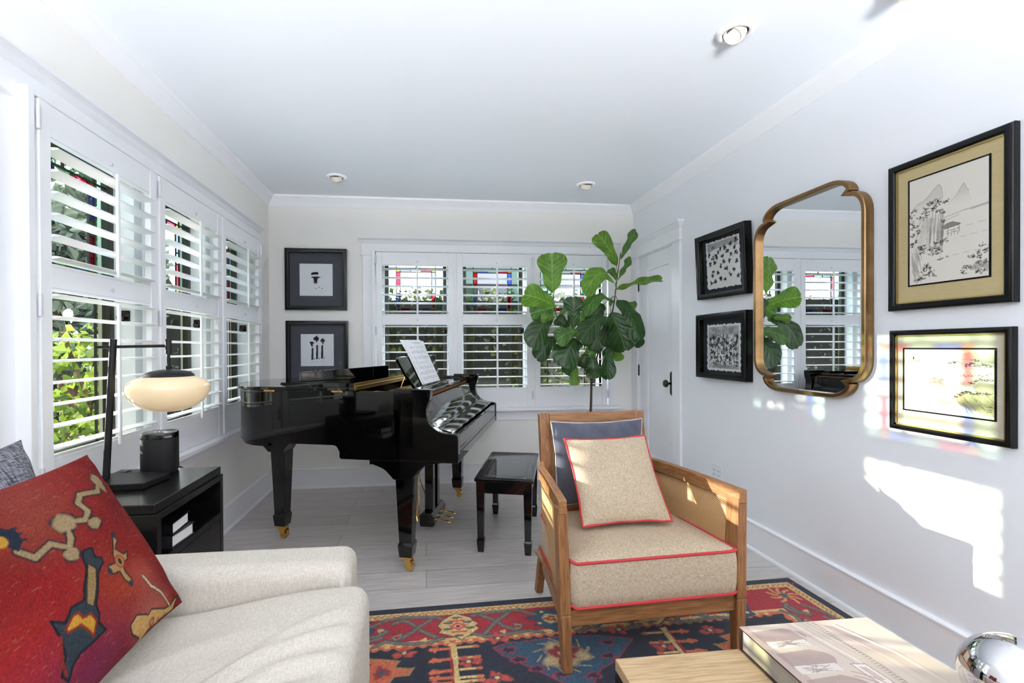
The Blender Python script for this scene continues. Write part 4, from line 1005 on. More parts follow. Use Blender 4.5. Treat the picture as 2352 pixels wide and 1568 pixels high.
LEAVES = [
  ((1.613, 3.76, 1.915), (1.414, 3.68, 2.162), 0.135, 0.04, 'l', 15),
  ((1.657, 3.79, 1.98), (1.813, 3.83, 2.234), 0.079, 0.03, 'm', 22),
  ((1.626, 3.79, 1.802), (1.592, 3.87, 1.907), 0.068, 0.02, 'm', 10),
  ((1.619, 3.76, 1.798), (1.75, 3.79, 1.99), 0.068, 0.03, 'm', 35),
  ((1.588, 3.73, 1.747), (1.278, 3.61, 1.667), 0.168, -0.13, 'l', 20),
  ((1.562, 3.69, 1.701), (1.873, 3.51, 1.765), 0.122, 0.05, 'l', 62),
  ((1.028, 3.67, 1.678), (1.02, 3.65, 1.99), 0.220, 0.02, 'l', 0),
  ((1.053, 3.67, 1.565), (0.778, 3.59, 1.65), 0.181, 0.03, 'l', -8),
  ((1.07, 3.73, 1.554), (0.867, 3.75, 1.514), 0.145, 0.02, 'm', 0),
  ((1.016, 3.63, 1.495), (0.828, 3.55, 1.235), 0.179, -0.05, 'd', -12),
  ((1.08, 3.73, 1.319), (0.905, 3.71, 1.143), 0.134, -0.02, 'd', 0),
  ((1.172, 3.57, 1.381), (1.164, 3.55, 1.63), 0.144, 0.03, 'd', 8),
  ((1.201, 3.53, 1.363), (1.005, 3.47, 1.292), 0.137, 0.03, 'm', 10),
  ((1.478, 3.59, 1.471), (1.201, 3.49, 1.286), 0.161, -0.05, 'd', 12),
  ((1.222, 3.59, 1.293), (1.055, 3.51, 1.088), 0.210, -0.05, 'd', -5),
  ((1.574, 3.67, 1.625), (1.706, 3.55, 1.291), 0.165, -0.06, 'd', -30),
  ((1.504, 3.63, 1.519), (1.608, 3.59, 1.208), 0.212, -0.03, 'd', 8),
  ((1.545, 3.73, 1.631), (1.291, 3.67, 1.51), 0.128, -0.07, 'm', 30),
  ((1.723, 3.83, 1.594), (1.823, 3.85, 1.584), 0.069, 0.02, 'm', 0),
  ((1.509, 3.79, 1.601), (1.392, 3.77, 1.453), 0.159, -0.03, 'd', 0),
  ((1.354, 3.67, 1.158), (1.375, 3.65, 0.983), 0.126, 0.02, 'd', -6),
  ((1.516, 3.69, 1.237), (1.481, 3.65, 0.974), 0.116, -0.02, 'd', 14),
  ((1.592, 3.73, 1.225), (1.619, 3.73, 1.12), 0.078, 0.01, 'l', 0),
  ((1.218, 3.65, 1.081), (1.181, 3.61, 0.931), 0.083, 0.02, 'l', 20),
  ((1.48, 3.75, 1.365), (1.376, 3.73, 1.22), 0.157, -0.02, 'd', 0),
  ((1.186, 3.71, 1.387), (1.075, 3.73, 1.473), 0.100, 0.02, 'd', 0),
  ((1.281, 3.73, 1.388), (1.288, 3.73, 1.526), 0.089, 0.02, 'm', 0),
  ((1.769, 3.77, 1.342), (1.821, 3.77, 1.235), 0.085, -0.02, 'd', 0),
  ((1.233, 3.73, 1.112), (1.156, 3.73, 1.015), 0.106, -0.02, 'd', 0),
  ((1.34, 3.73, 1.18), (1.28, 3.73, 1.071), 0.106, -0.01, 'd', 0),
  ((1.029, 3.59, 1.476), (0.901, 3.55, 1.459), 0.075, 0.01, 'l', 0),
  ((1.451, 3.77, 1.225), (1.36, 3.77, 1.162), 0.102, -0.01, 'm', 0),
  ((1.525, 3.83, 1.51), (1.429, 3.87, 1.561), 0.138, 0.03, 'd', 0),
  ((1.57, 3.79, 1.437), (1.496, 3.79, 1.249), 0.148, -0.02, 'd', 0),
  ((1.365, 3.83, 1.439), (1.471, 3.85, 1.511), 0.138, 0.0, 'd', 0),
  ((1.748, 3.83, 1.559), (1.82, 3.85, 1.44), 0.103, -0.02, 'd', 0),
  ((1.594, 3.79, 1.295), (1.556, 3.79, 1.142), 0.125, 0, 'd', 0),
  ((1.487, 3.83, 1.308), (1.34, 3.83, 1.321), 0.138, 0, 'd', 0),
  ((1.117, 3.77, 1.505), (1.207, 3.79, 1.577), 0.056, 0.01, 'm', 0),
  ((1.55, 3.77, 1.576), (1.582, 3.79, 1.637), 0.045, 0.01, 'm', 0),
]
PROF = [(0, .02), (.05, .20), (.12, .42), (.22, .56), (.34, .60), (.45, .62), (.56, .76), (.68, .94), (.78, 1.0), (.87, .96), (.94, .76), (.98, .48), (1.0, .18)]
def prof_w(t):
    for (a, x), (b_, y) in zip(PROF[:-1], PROF[1:]):
        if t <= b_: return x + (y - x) * (t - a) / (b_ - a)
    return .1
for li, (b0, t0, wd, bend, mk, yaw) in enumerate(LEAVES):
    B_, T_ = Vector(b0), Vector(t0); ax_ = (T_ - B_); Ln = ax_.length; ax_.normalize()
    view = (Vector((0, 0, 1.24)) - B_).normalized()
    nrm = (view - ax_ * view.dot(ax_)).normalized()
    nrm = (Matrix.Rotation(R(yaw), 3, ax_) @ nrm)
    sd = ax_.cross(nrm); rg = random.Random(li); ph = rg.uniform(0, 6); wa = rg.uniform(.006, .012)
    def lf(u, v):
        t_ = v; s_ = (u - .5) * 2; w_ = wd / 2 * prof_w(t_) * 1.12
        c = B_ + ax_ * (Ln * (t_ + .03 * s_ * s_ * (t_ > .9))) + Vector((0, 0, 1)) * bend * 4 * t_ * (1 - t_) * (1 if bend < 0 else .6) * (-1 if bend < 0 else 1)
        if bend < 0: c += Vector((0, 0, bend * .0))
        h = -.10 * w_ * abs(s_) * 2 + wa * math.sin(t_ * 15 + ph + s_ * 1.2) * s_ * s_ + .012 * math.sin(pi * t_)
        return FX(c + sd * (s_ * w_) + nrm * h)
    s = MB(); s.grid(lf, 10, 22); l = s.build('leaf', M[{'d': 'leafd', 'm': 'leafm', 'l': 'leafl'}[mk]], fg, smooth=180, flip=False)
    # petiole to the nearest branch height
    q = min([Vector(p) for p in ((1.431, 3.75, 1.156), (1.492, 3.75, 1.33), (1.559, 3.75, 1.505), (1.59, 3.75, 1.668), (1.609, 3.75, 1.82), (1.64, 3.75, 2.03), (1.258, 3.7, 1.147), (1.142, 3.7, 1.33), (1.067, 3.7, 1.5), (1.044, 3.7, 1.659))], key=lambda p: (p - B_).length)
    if (q - B_).length < .16:
        s = MB(); s.tube([FX(q), FX((q + B_) / 2 + Vector((0, 0, .008))), FX(B_ + ax_ * .01)], .003, 6); s.build('petiole', M['petiole'], l, smooth=60)

# ------------------------------------------------------------------ cane armchair
ch = thing('cane_armchair', 'teak armchair with woven cane sides and cream seat cushion', 'armchair', (.873, 1.99, 0), R(2.5))
AZ = .665
def arm_x(y, sgn):                           # centreline of the arm in plan: straight, then curving in to the back
    if y < .10: return sgn * (.375 - (y + .275) * .135)
    k = (y - .10) / .20; return sgn * (.3244 - k * .015 - k * k * .030)
for sg in (-1, 1):
    # front leg rises to the arm
    s = MB(); s.frustum((sg * .357, -.272, .0135), (.017, .020), (sg * .366, -.262, .23), (.021, .026)); s.frustum((sg * .366, -.262, .23), (.021, .026), (sg * .3755, -.258, AZ - .03), (.019, .024))
    s.build('front_leg', M['teakz'], ch, bevel=.004)
    s = MB(); s.hexa([(sg * .292 - .018, .305, 0), (sg * .292 + .018, .305, 0), (sg * .292 + .018, .345, 0), (sg * .292 - .018, .345, 0), (sg * .290 - .018, .225, .26), (sg * .290 + .018, .225, .26), (sg * .290 + .018, .270, .26), (sg * .290 - .018, .270, .26)])
    s.build('rear_leg', M['teakz'], ch, bevel=.004)
    # arm rail
    ys = [-.285 + .585 * i / 16 for i in range(17)]; s = MB(); V = []
    for i, y in enumerate(ys):
        x = arm_x(y, sg); z = AZ + .004 * math.sin(pi * i / 16); w = .0165
        V += [(x - w, y, z - .055), (x + w, y, z - .055), (x + w, y, z), (x - w, y, z)]
    F = [(0, 1, 2, 3), (64, 67, 66, 65)]
    for i in range(16):
        for k in range(4): F.append((i * 4 + k, (i + 1) * 4 + k, (i + 1) * 4 + (k + 1) % 4, i * 4 + (k + 1) % 4))
    s.add(V, F); s.build('arm_rail', M['teaky'], ch, smooth=40, bevel=.004)
    # cane side panel and lower side rail
    def cf(u, v):
        y = -.235 + u * .50; z = .20 + v * (AZ - .055 - .20); x = arm_x(y, sg) * (1 - .045 * (1 - v))
        return (x, y, z)
    s = MB(); s.grid(cf, 14, 4)
    s.uv = [[(a * .50, b_ * .41) for a, b_ in u] for u in s.uv]
    o = s.build('cane_panel', M['cane'], ch, smooth=180); dd = o.modifiers.new('Thickness', 'SOLIDIFY'); dd.thickness = .010; dd.offset = 0
    s = MB()
    for i in range(12):
        y0, y1 = -.24 + i * .042, -.24 + (i + 1) * .042
        xa, xb = arm_x(y0, sg) * .955, arm_x(y1, sg) * .955
        s.hexa([(xa - .013, y0, .165), (xa + .013, y0, .165), (xb + .013, y1, .165), (xb - .013, y1, .165), (xa - .013, y0, .225), (xa + .013, y0, .225), (xb + .013, y1, .225), (xb - .013, y1, .225)])
    s.build('side_rail', M['teaky'], ch, weld=.001)
    s = MB(); y0 = -.236; xa = arm_x(y0, sg); s.hexa([(xa * .955 - .011, y0, .22), (xa * .955 + .011, y0, .22), (xa * .955 + .011, y0 + .03, .22), (xa * .955 - .011, y0 + .03, .22), (xa - .011, y0, AZ - .05), (xa + .011, y0, AZ - .05), (xa + .011, y0 + .03, AZ - .05), (xa - .011, y0 + .03, AZ - .05)])
    s.build('side_stile', M['teakz'], ch, bevel=.002)
s = MB(); s.box(-.350, .350, -.272, -.246, .178, .240); s.build('front_rail', M['teakx'], ch, bevel=.003)
s = MB(); s.box(-.285, .285, .225, .255, .178, .245); s.build('rear_rail', M['teakx'], ch, bevel=.003)
s = MB(); s.box(-.335, .335, -.25, .23, .236, .250); s.build('seat_deck', M['teakx'], ch)
# tilted back
BT = R(8); B0 = Vector((0, .252, .24))
def bk(x, h, d_): return (x, B0.y + math.sin(BT) * h + math.cos(BT) * d_, B0.z + math.cos(BT) * h - math.sin(BT) * d_)
def bbox(s, x0, x1, h0, h1, d0, d1): return s.hexa([bk(x0, h0, d0), bk(x1, h0, d0), bk(x1, h0, d1), bk(x0, h0, d1), bk(x0, h1, d0), bk(x1, h1, d0), bk(x1, h1, d1), bk(x0, h1, d1)])
HB = .668
for a, c in ((-.283, -.231), (.231, .283)):
    s = MB(); bbox(s, a, c, 0, HB, -.016, .018); s.build('back_stile', M['teakz'], ch, bevel=.003)
s = MB(); bbox(s, -.231, .231, HB - .052, HB, -.016, .018); s.build('back_rail', M['teakx'], ch, bevel=.003)
s = MB(); bbox(s, -.231, .231, HB - .058, HB - .050, -.020, -.010); bbox(s, -.233, -.226, .06, HB - .05, -.020, -.010); bbox(s, .226, .233, .06, HB - .05, -.020, -.010); s.build('back_bead', M['teakx'], ch)
s = MB(); bbox(s, -.231, .231, .0, .06, -.014, .016); s.build('lower_back_rail', M['teakx'], ch, bevel=.003)
s = MB(); s.grid(lambda u, v: bk(-.231 + .462 * u, .05 + v * (HB - .10), -.004), 4, 4); s.uv = [[(a * .462, b_ * .57) for a, b_ in u] for u in s.uv]
o = s.build('back_cane_panel', M['cane'], ch); dd = o.modifiers.new('Thickness', 'SOLIDIFY'); dd.thickness = .012; dd.offset = 0
# seat cushion: boxed, crowned, piped
def rrect(x0, x1, y0, y1, r, taper=0, n=6):
    P = []
    for cx, cy, a0 in ((x1 - r, y1 - r, 0), (x0 + r, y1 - r, 90), (x0 + r, y0 + r, 180), (x1 - r, y0 + r, 270)):
        for k in range(n + 1):
            a = R(a0 + 90 * k / n); x, y = cx + r * math.cos(a), cy + r * math.sin(a)
            P.append((x * (1 - taper * (y - y0)), y))
    return P
cu = rrect(-.348, .348, -.298, .235, .035, .22)
s = MB(); V = []; N = len(cu)
lev = [(.253, .97, 0), (.262, 1.0, .0), (.30, 1.012, 0), (.36, 1.015, 0), (.40, 1.010, 0), (.428, 1.0, 0), (.438, .93, 0), (.448, .80, 0), (.456, .55, 0), (.460, .2, 0)]
for z, k, _ in lev: V += [(x * k, (y + .03) * k - .03, z) for x, y in cu]
F = [tuple(range(N))[::-1]]
for r_ in range(len(lev) - 1):
    for i in range(N): F.append((r_ * N + i, r_ * N + (i + 1) % N, (r_ + 1) * N + (i + 1) % N, (r_ + 1) * N + i))
F.append(tuple((len(lev) - 1) * N + i for i in range(N)))
s.add(V, F); cs = s.build('seat_cushion', M['linen'], ch, smooth=50)
for z in (.430, .262):
    s = MB(); s.tube([(x * 1.004, (y + .03) * 1.004 - .03, z + .003 * math.sin(i * .9)) for i, (x, y) in enumerate(cu)], .0058, 8, closed=True); s.build('red_piping', M['piping'], cs, smooth=60)

# ------------------------------------------------------------------ cushions
def cushion(name, label, mat, size, thick, Mx, piping=None, pipe_mat=None, group=None, dent=.0, seed=1, canvas=None, pinch=.10, edge=None):
    t = thing(name, label, 'cushion'); t.matrix_world = Mx
    w, h = size; rg = random.Random(seed); ph = [rg.uniform(0, 6) for _ in range(6)]
    def outline(u, v):                       # u,v in -1..1: sides bow inwards, corners stay out
        x = u * w / 2 * (1 - pinch * (1 - v * v) * abs(u)); y = v * h / 2 * (1 - pinch * (1 - u * u) * abs(v))
        return x, y
    def fn(side):
        def f(a, b_):
            u, v = a * 2 - 1, b_ * 2 - 1; x, y = outline(u, v)
            k = max(0, (1 - abs(u) ** 2.6)) ** .55 * max(0, (1 - abs(v) ** 2.6)) ** .55
            z = thick / 2 * k
            z += .006 * k * math.sin(5 * u + ph[0]) * math.sin(4 * v + ph[1])
            cr_ = (abs(u) * abs(v)) ** 3; z += .006 * k * math.sin(18 * (u + v) + ph[2]) * cr_ * 3
            z -= dent * math.exp(-((u - .1) ** 2 + (v - 1.05) ** 2) * 6)
            return (x, y, z * side)
        return f
    for nm, side in (('cushion_front', 1), ('cushion_back', -1)):
        if side == 1 and canvas is not None:
            o = canvas.mesh(nm, fn(1), mat, t)
        else:
            s = MB(); s.grid(fn(side), 40, 40); o = s.build(nm, edge if (side == -1 and edge) else mat, t, smooth=180, flip=False)
            if side == -1: o.data.flip_normals()
    if pipe_mat:
        P = []
        for k in range(4):
            for i in range(24):
                q = -1 + 2 * i / 24; u, v = [(q, -1), (1, q), (-q, 1), (-1, -q)][k]; x, y = outline(u, v); P.append((x * .995, y * .995, .002 * math.sin(i * .8)))
        s = MB(); s.tube(P, piping, 8, closed=True); s.build('piping', pipe_mat, t, smooth=60)
    return t
def basis(c, xa, ya):                        # frame from a centre and the cushion's own x / y directions
    xa = Vector(xa).normalized(); za = xa.cross(Vector(ya)).normalized(); ya = za.cross(xa)
    m_ = Matrix((xa, ya, za)).transposed().to_4x4(); m_.translation = c; return m_
cushion('throw_pillow', 'slate blue velvet pillow against the armchair back', M['blue'], (.485, .41), .10, basis((.862, 2.228, .668), (1, .03, .006), (.0, .135, .90)), .0035, M['bluee'], 'pillows on the armchair', seed=3, pinch=.07)
cushion('throw_pillow', 'beige linen pillow with red piping in front of the blue pillow', M['linen'], (.405, .405), .11, basis((.857, 2.020, .642), (.99, .02, .012), (-.02, .235, .33)), .0055, M['piping'], 'pillows on the armchair', seed=5, pinch=.06)

# ------------------------------------------------------------------ sofa
sf = thing('sofa', 'pale linen sofa with a low square arm in the foreground', 'sofa', (0, 0, 0))
def soft(name, x0, x1, y0, y1, z0, z1, r, mat, par, crown=0, fold=None, nx=30, ny=60, lift=None):
    """upholstered block: rounded top grid with crown, plain skirt below"""
    s = MB(); V = []
    def top(u, v):
        # map so that rows crowd into the rounded rim
        def e(t): return .5 - .5 * math.cos(pi * t) if False else t
        x = x0 + (x1 - x0) * u; y = y0 + (y1 - y0) * v
        dx = min(x - x0, x1 - x); dy = min(y - y0, y1 - y)
        ex = max(0, 1 - dx / r); ey = max(0, 1 - dy / r); q = min(1, math.hypot(ex, ey))
        z = z1 - r * (1 - math.sqrt(max(0, 1 - q * q)))
        z += crown * (1 - (2 * u - 1) ** 2) * (1 - (2 * v - 1) ** 2)
        if lift: z += lift(x, y)
        if fold: z += fold(x, y) * (1 - q)
        # corner rounding in plan
        if ex > 0 and ey > 0:
            h = math.hypot(ex, ey)
            if h > 1:
                k = r * (1 - 1 / h)
                x += (1 if x - x0 < x1 - x else -1) * k * ex; y += (1 if y - y0 < y1 - y else -1) * k * ey
        return (x, y, z)
    us = [0, .004, .012, .025, .045] ; 
    def ramp(n, L):
        a = [r * (1 - math.cos(t * pi / 2)) / L for t in np.linspace(0, 1, 7)]
        m_ = list(np.linspace(a[-1], 1 - a[-1], n)); return a[:-1] + m_ + [1 - k for k in a[::-1]][1:]
    U = ramp(nx, x1 - x0); W = ramp(ny, y1 - y0); nu, nv = len(U), len(W)
    P = [[top(u, v) for v in W] for u in U]
    vs = [p for row in P for p in row]; uvs = None
    s.add(vs, [(i * nv + j, (i + 1) * nv + j, (i + 1) * nv + j + 1, i * nv + j + 1) for i in range(nu - 1) for j in range(nv - 1)])
    ring = [P[i][0] for i in range(nu)] + [P[-1][j] for j in range(1, nv)] + [P[i][-1] for i in range(nu - 2, -1, -1)] + [P[0][j] for j in range(nv - 2, 0, -1)]
    n = len(ring)
    s.add(ring + [(x, y, z0) for x, y, z in ring], [(i, (i + 1) % n, n + (i + 1) % n, n + i) for i in range(n)] + [tuple(range(n, 2 * n))])
    return s.build(name, mat, par, smooth=60, weld=.0004)
SY0, SY1 = -.55, 1.450
soft('arm', -1.20, -.206, 1.290, SY1, .11, .648, .040, M['sofa'], sf, .004)
soft('arm', -1.20, -.206, SY0, SY0 + .16, .11, .648, .040, M['sofa'], sf, .004)
soft('sofa_back', -1.235, -1.085, SY0 + .01, SY1 - .01, .11, .80, .05, M['sofa'], sf, .01)
s = MB(); s.box(-1.20, -.225, SY0 + .16, 1.29, .11, .365); s.build('seat_base', M['sofa'], sf, bevel=.015, seg=3)
def fold(x, y):
    z = 0
    for k, (x0_, y0_, sl, a, w_, L) in enumerate(((-.32, 1.02, .55, .014, .018, .16), (-.30, .98, .50, -.012, .016, .16), (-.36, .95, .42, .012, .018, .18), (-.30, .91, .36, -.010, .016, .15), (-.42, .90, .30, .010, .02, .16), (-.27, 1.10, .7, .008, .016, .10), (-.26, 1.06, .6, -.008, .014, .10), (-.5, 1.1, .2, .006, .03, .18), (-.33, .85, .3, .012, .02, .16), (-.3, .80, .25, -.010, .02, .15))):
        t_ = (x - x0_); d_ = (y - y0_) - sl * t_ + 1.6 * t_ * t_
        z += a * math.exp(-(d_ / w_) ** 2 - (t_ / L) ** 2)
    return z
soft('seat_cushion', -1.07, -.150, SY0 + .165, 1.285, .368, .560, .045, M['sofa'], sf, .0, fold, 70, 130, lift=lambda x, y: .016 + .036 / (1 + math.exp(-(x + .42) * 14)) - .030 * math.exp(-((x + .72) / .22) ** 2 - ((y - .95) / .42) ** 4))
for x, y in ((-1.15, SY0 + .08), (-1.15, SY1 - .08), (-.28, SY0 + .08), (-.28, SY1 - .08)):
    zb_ = .0125 if x > -.7 and y > .2 else 0
    s = MB(); s.frustum((x, y, zb_), (.018, .018), (x, y, .112), (.026, .026)); s.build('leg', M['blackw'], sf, bevel=.003)

# kilim cushion
KIL = {'vine': [(0.859, 0.835), (0.776, 0.781), (0.662, 0.805), (0.618, 0.769), (0.632, 0.71), (0.593, 0.677), (0.511, 0.71), (0.48, 0.631), (0.446, 0.595), (0.393, 0.653), (0.302, 0.631), (0.263, 0.69)], 'blobs': [(0.502, 0.71), (0.625, 0.642), (0.435, 0.566), (0.854, 0.825)], 'bird': [(0.273, 0.814), (0.319, 0.776), (0.31, 0.722), (0.268, 0.687), (0.248, 0.718), (0.238, 0.76)], 'stem': [(0.49, 0.552), (0.534, 0.545), (0.52, 0.498), (0.549, 0.482), (0.542, 0.458), (0.482, 0.431), (0.437, 0.372), (0.393, 0.317), (0.392, 0.275), (0.377, 0.245), (0.399, 0.195), (0.333, 0.191), (0.266, 0.192), (0.221, 0.172), (0.187, 0.133), (0.171, 0.169), (0.212, 0.224), (0.222, 0.306), (0.22, 0.377), (0.259, 0.337), (0.303, 0.375), (0.357, 0.368), (0.39, 0.421), (0.448, 0.479), (0.465, 0.53)], 'tan': [(0.467, 0.494), (0.488, 0.454), (0.43, 0.377), (0.38, 0.318), (0.359, 0.35), (0.4, 0.415)], 'gold': [(0.293, 0.342), (0.314, 0.338), (0.322, 0.308), (0.357, 0.301), (0.37, 0.259), (0.337, 0.211), (0.32, 0.256), (0.304, 0.289), (0.253, 0.295), (0.25, 0.313)], 'flower': [(0.689, 0.552), (0.697, 0.509), (0.657, 0.479), (0.691, 0.433), (0.724, 0.437), (0.697, 0.401), (0.647, 0.398), (0.638, 0.355), (0.65, 0.3), (0.628, 0.279), (0.605, 0.327), (0.604, 0.375), (0.562, 0.381), (0.54, 0.404), (0.558, 0.43), (0.604, 0.422), (0.627, 0.466), (0.656, 0.5)], 'fdot': [(0.642, 0.415)], 'strip': [(0.972, -0.02), (0.885, -0.07), (0.781, -0.06), (0.655, -0.055), (0.596, -0.085), (0.545, -0.089), (0.595, -0.054), (0.54, -0.004), (0.532, 0.043), (0.583, 0.065), (0.659, 0.019), (0.686, 0.031), (0.797, -0.024), (0.87, -0.037), (0.921, -0.027)], 'sdots': [(0.682, -0.03), (0.741, -0.051), (0.8, -0.053)], 'cream': [(0.729, 0.28), (0.746, 0.208), (0.804, 0.14), (0.851, 0.048)], 'orange': [(0.534, 0.307)], 'magenta': [(0.282, 0.091)], 'orange2': [(0.404, 0.75)], 'light': [(0.708, 0.081)]}
def kil():
    c = Canvas(1, 1, 230, 230, (112, 24, 25)); rg = random.Random(8)
    for _ in range(260):
        c.disc(rg.random(), rg.random(), rg.uniform(.04, .14), rg.choice([(128, 32, 30), (98, 22, 24), (136, 44, 34), (118, 40, 38), (90, 22, 26)]), rg.uniform(.02, .08), .22, soft=.8)
    P = lambda k: KIL[k]
    for k, col, r_, al in (('orange', (160, 60, 32), .15, .6), ('orange2', (132, 66, 48), .15, .55), ('magenta', (98, 38, 74), .20, .65), ('light', (176, 104, 90), .11, .6), ('cream', (170, 88, 72), .08, .45)):
        x, y = P(k)[0]; c.disc(x, y, r_, col, r_ * .8, al, soft=.95)
    for x, y, col, r_, al in ((.45, .93, (130, 62, 54), .14, .5), (.15, .35, (140, 28, 26), .2, .5), (.62, .6, (124, 30, 28), .15, .4)): c.disc(x, y, r_, col, r_ * .8, al, soft=.95)
    for _ in range(700):                      # worn threads
        x, y = rg.random(), rg.random(); c.line([(x, y), (x + rg.uniform(-.03, .03), y + rg.uniform(-.004, .004))], .003, rg.choice([(172, 112, 90), (164, 132, 100), (76, 18, 22)]), rg.uniform(.1, .3))
    T, E_, G = (140, 120, 88), (34, 34, 40), (170, 126, 44)
    vine = P('vine'); c.oline(vine, .026, T, E_, .008)
    for (x, y), a, b_ in zip(P('blobs'), (.050, .036, .036, .036), (.046, .028, .03, .06)):
        c.disc(x, y, a + .008, E_, b_ + .008, irr=.12); c.disc(x, y, a, T, b_, irr=.12)
    c.line(vine, .018, T)
    c.poly([(.16, .81)] + P('bird'), (34, 40, 52)); c.disc(.235, .755, .028, G)
    for q in range(3): c.line([(.28, .79 - q * .03), (.325, .785 - q * .032)], .012, (34, 40, 52))
    c.poly(P('stem'), (44, 52, 58), edge=(26, 28, 34), ew=.010)
    c.poly(P('tan'), (134, 110, 70), edge=(40, 36, 36), ew=.006)
    c.poly(P('gold'), G, edge=(120, 40, 30), ew=.010)
    c.line([(.222, .30), (.195, .22), (.186, .16)], .012, (116, 34, 32))
    c.poly(P('flower'), (154, 118, 74), edge=(44, 42, 46), ew=.009); x, y = P('fdot')[0]; c.disc(x, y, .034, (150, 52, 36)); c.disc(x, y, .024, (160, 124, 70)); c.disc(x, y, .013, (46, 50, 58), .018)
    for x, y in ((.69, .545), (.63, .29), (.548, .405)): c.disc(x, y, .016, (44, 50, 58))
    c.poly([(x, y + .075) for x, y in P('strip')], (176, 140, 84), edge=(40, 38, 42), ew=.008)
    for (x, y), r_ in zip(P('sdots'), (.022, .011, .010)): c.disc(x, y + .075, r_, (146, 56, 44)); c.disc(x, y + .075, r_ * .5, (150, 134, 100))
    c.oline(P('cream'), .014, (178, 164, 136), (70, 50, 46), .004)
    c.noise(.12); c.noise(.06, 2)
    return c
cushion('throw_pillow', 'large red patterned kilim pillow with navy motifs on the sofa', M['kilim'], (.478, .447), .125, basis((-.738, 1.030, .778), (0, .47, .004), (-.213, .038, .375)), group='pillows on the sofa', seed=2, canvas=kil(), pinch=.055, edge=M['white'])
cushion('throw_pillow', 'charcoal grey knit pillow behind the red kilim pillow', M['grey'], (.45, .45), .13, basis((-.925, 1.045, .797), (0, 1, .03), (-.14, 0, .42)), group='pillows on the sofa', seed=4, pinch=.08)

# ------------------------------------------------------------------ side table by the window
tb = thing('side_table', 'black wooden side table with open shelf under the window', 'side table', (0, 0, 0))
TX0, TX1, TY0, TY1 = -1.245, -.850, 1.570, 2.058
s = MB(); s.box(TX0, TX1 - .006, TY0 + .004, TY1 - .006, .714, .745); s.build('table_top', M['blackw'], tb, bevel=.003)
s = MB(); s.box(TX0, TX1, TY0, TY0 + .028, 0, .713); s.build('side_panel', M['blackw'], tb, bevel=.002)
s = MB(); s.box(TX0, TX1, TY1 - .028, TY1, 0, .713); s.build('side_panel', M['blackw'], tb, bevel=.002)
s = MB(); s.box(TX0, TX1, TY0 + .028, TY1 - .028, .535, .560); s.build('shelf', M['blackw'], tb, bevel=.002)
s = MB(); s.box(TX0, TX0 + .015, TY0 + .028, TY1 - .028, .06, .713); s.build('back_panel', M['blackw'], tb)
s = MB(); s.box(TX1 - .020, TX1, TY0 + .028, TY1 - .028, .690, .713); s.build('top_rail', M['blackw'], tb, bevel=.002)
s = MB(); s.box(TX1 - .018, TX1 - .001, TY0 + .029, TY1 - .029, .05, .534); s.build('lower_panel', M['blackw'], tb, bevel=.002)
def book(label, loc, rz, w, d_, h, cov, grp):
    t = thing('book', label, 'book', loc, rz, grp)
    s = MB(); c = .003
    s.box(-w / 2, w / 2, -d_ / 2, d_ / 2, 0, c); s.box(-w / 2, w / 2, -d_ / 2, d_ / 2, h - c, h); s.box(-w / 2, w / 2, -d_ / 2, -d_ / 2 + c, 0, h)
    s.build('cover', cov, t); s = MB(); s.box(-w / 2 + .004, w / 2 - .004, -d_ / 2 + c, d_ / 2 - .006, c, h - c); s.build('pages', M['white'], t); return t
book('dark book lying lower in the side table shelf', (-.962, 1.752, .5605), R(-4), .215, .135, .042, M['dkbook'], 'books in the side table')
book('dark book lying on top of the stack in the side table shelf', (-.966, 1.742, .6030), R(3), .205, .130, .040, M['blackm'], 'books in the side table')
t = thing('storage_box', 'small white embossed box at the near end of the shelf', 'box', (-.915, 1.624, .5605))
s = MB(); s.box(-.04, .04, -.018, .018, 0, .125); bx = s.build('box_body', M['white'], t, bevel=.003)
s = MB()
for z in (.02, .04, .06, .08, .10):
    for y in (-.009, .009): s.obox((.0402, y, z + .003), (.002, .015, .014))
s.build('embossing', M['white'], t)

# lamp
lp_ = thing('table_lamp', 'black metal table lamp with glowing opal glass globe', 'lamp', (-1.07, 1.82, .745))
LX = lambda x, y, z: (x + 1.07, y - 1.82, z - .745)
s = MB(); s.prism([(-1.21 + 1.07, 1.76 - 1.82), (-1.14 + 1.07, 1.735 - 1.82), (-.985 + 1.07, 1.742 - 1.82), (-.968 + 1.07, 1.878 - 1.82), (-1.05 + 1.07, 1.905 - 1.82), (-1.20 + 1.07, 1.900 - 1.82)], 'z', .001, .024); s.build('base', M['blackm'], lp_, bevel=.003)
s = MB(); s.tube([LX(-1.157, 1.822, .768), LX(-1.128, 1.822, 1.276)], .0115, 16); s.build('pole', M['blackm'], lp_, smooth=40)
s = MB(); s.tube([LX(-1.185, 1.822, 1.247), LX(-.945, 1.822, 1.251)], .0055, 12); s.build('arm', M['blackm'], lp_, smooth=40)
s = MB(); gx = -.940; s.lathe([(0, 1.276), (.0105, 1.276), (.0105, 1.222), (.0055, 1.220), (.0055, 1.178), (.011, 1.176), (.011, 1.162), (0, 1.160)], 20, LX(gx, 1.822, 0), ax='z'); s.build('socket', M['blackm'], lp_, smooth=40)
s = MB(); s.lathe([(0, 1.165), (.03, 1.163), (.06, 1.157), (.078, 1.148), (.084, 1.139), (.080, 1.137), (0, 1.137)], 40, LX(gx, 1.822, 0)); s.build('shade_cap', M['blackm'], lp_, smooth=50)
gp = []
for i in range(33):
    a = pi / 2 * .62 - (pi / 2 * 1.62) * i / 32
    rr = .1335 * math.cos(a) ** .85 if math.cos(a) > 0 else 0
    gp.append((max(rr, 0), 1.098 + (.050 if a > 0 else .088) * math.sin(a)))
gp[-1] = (0, gp[-1][1])
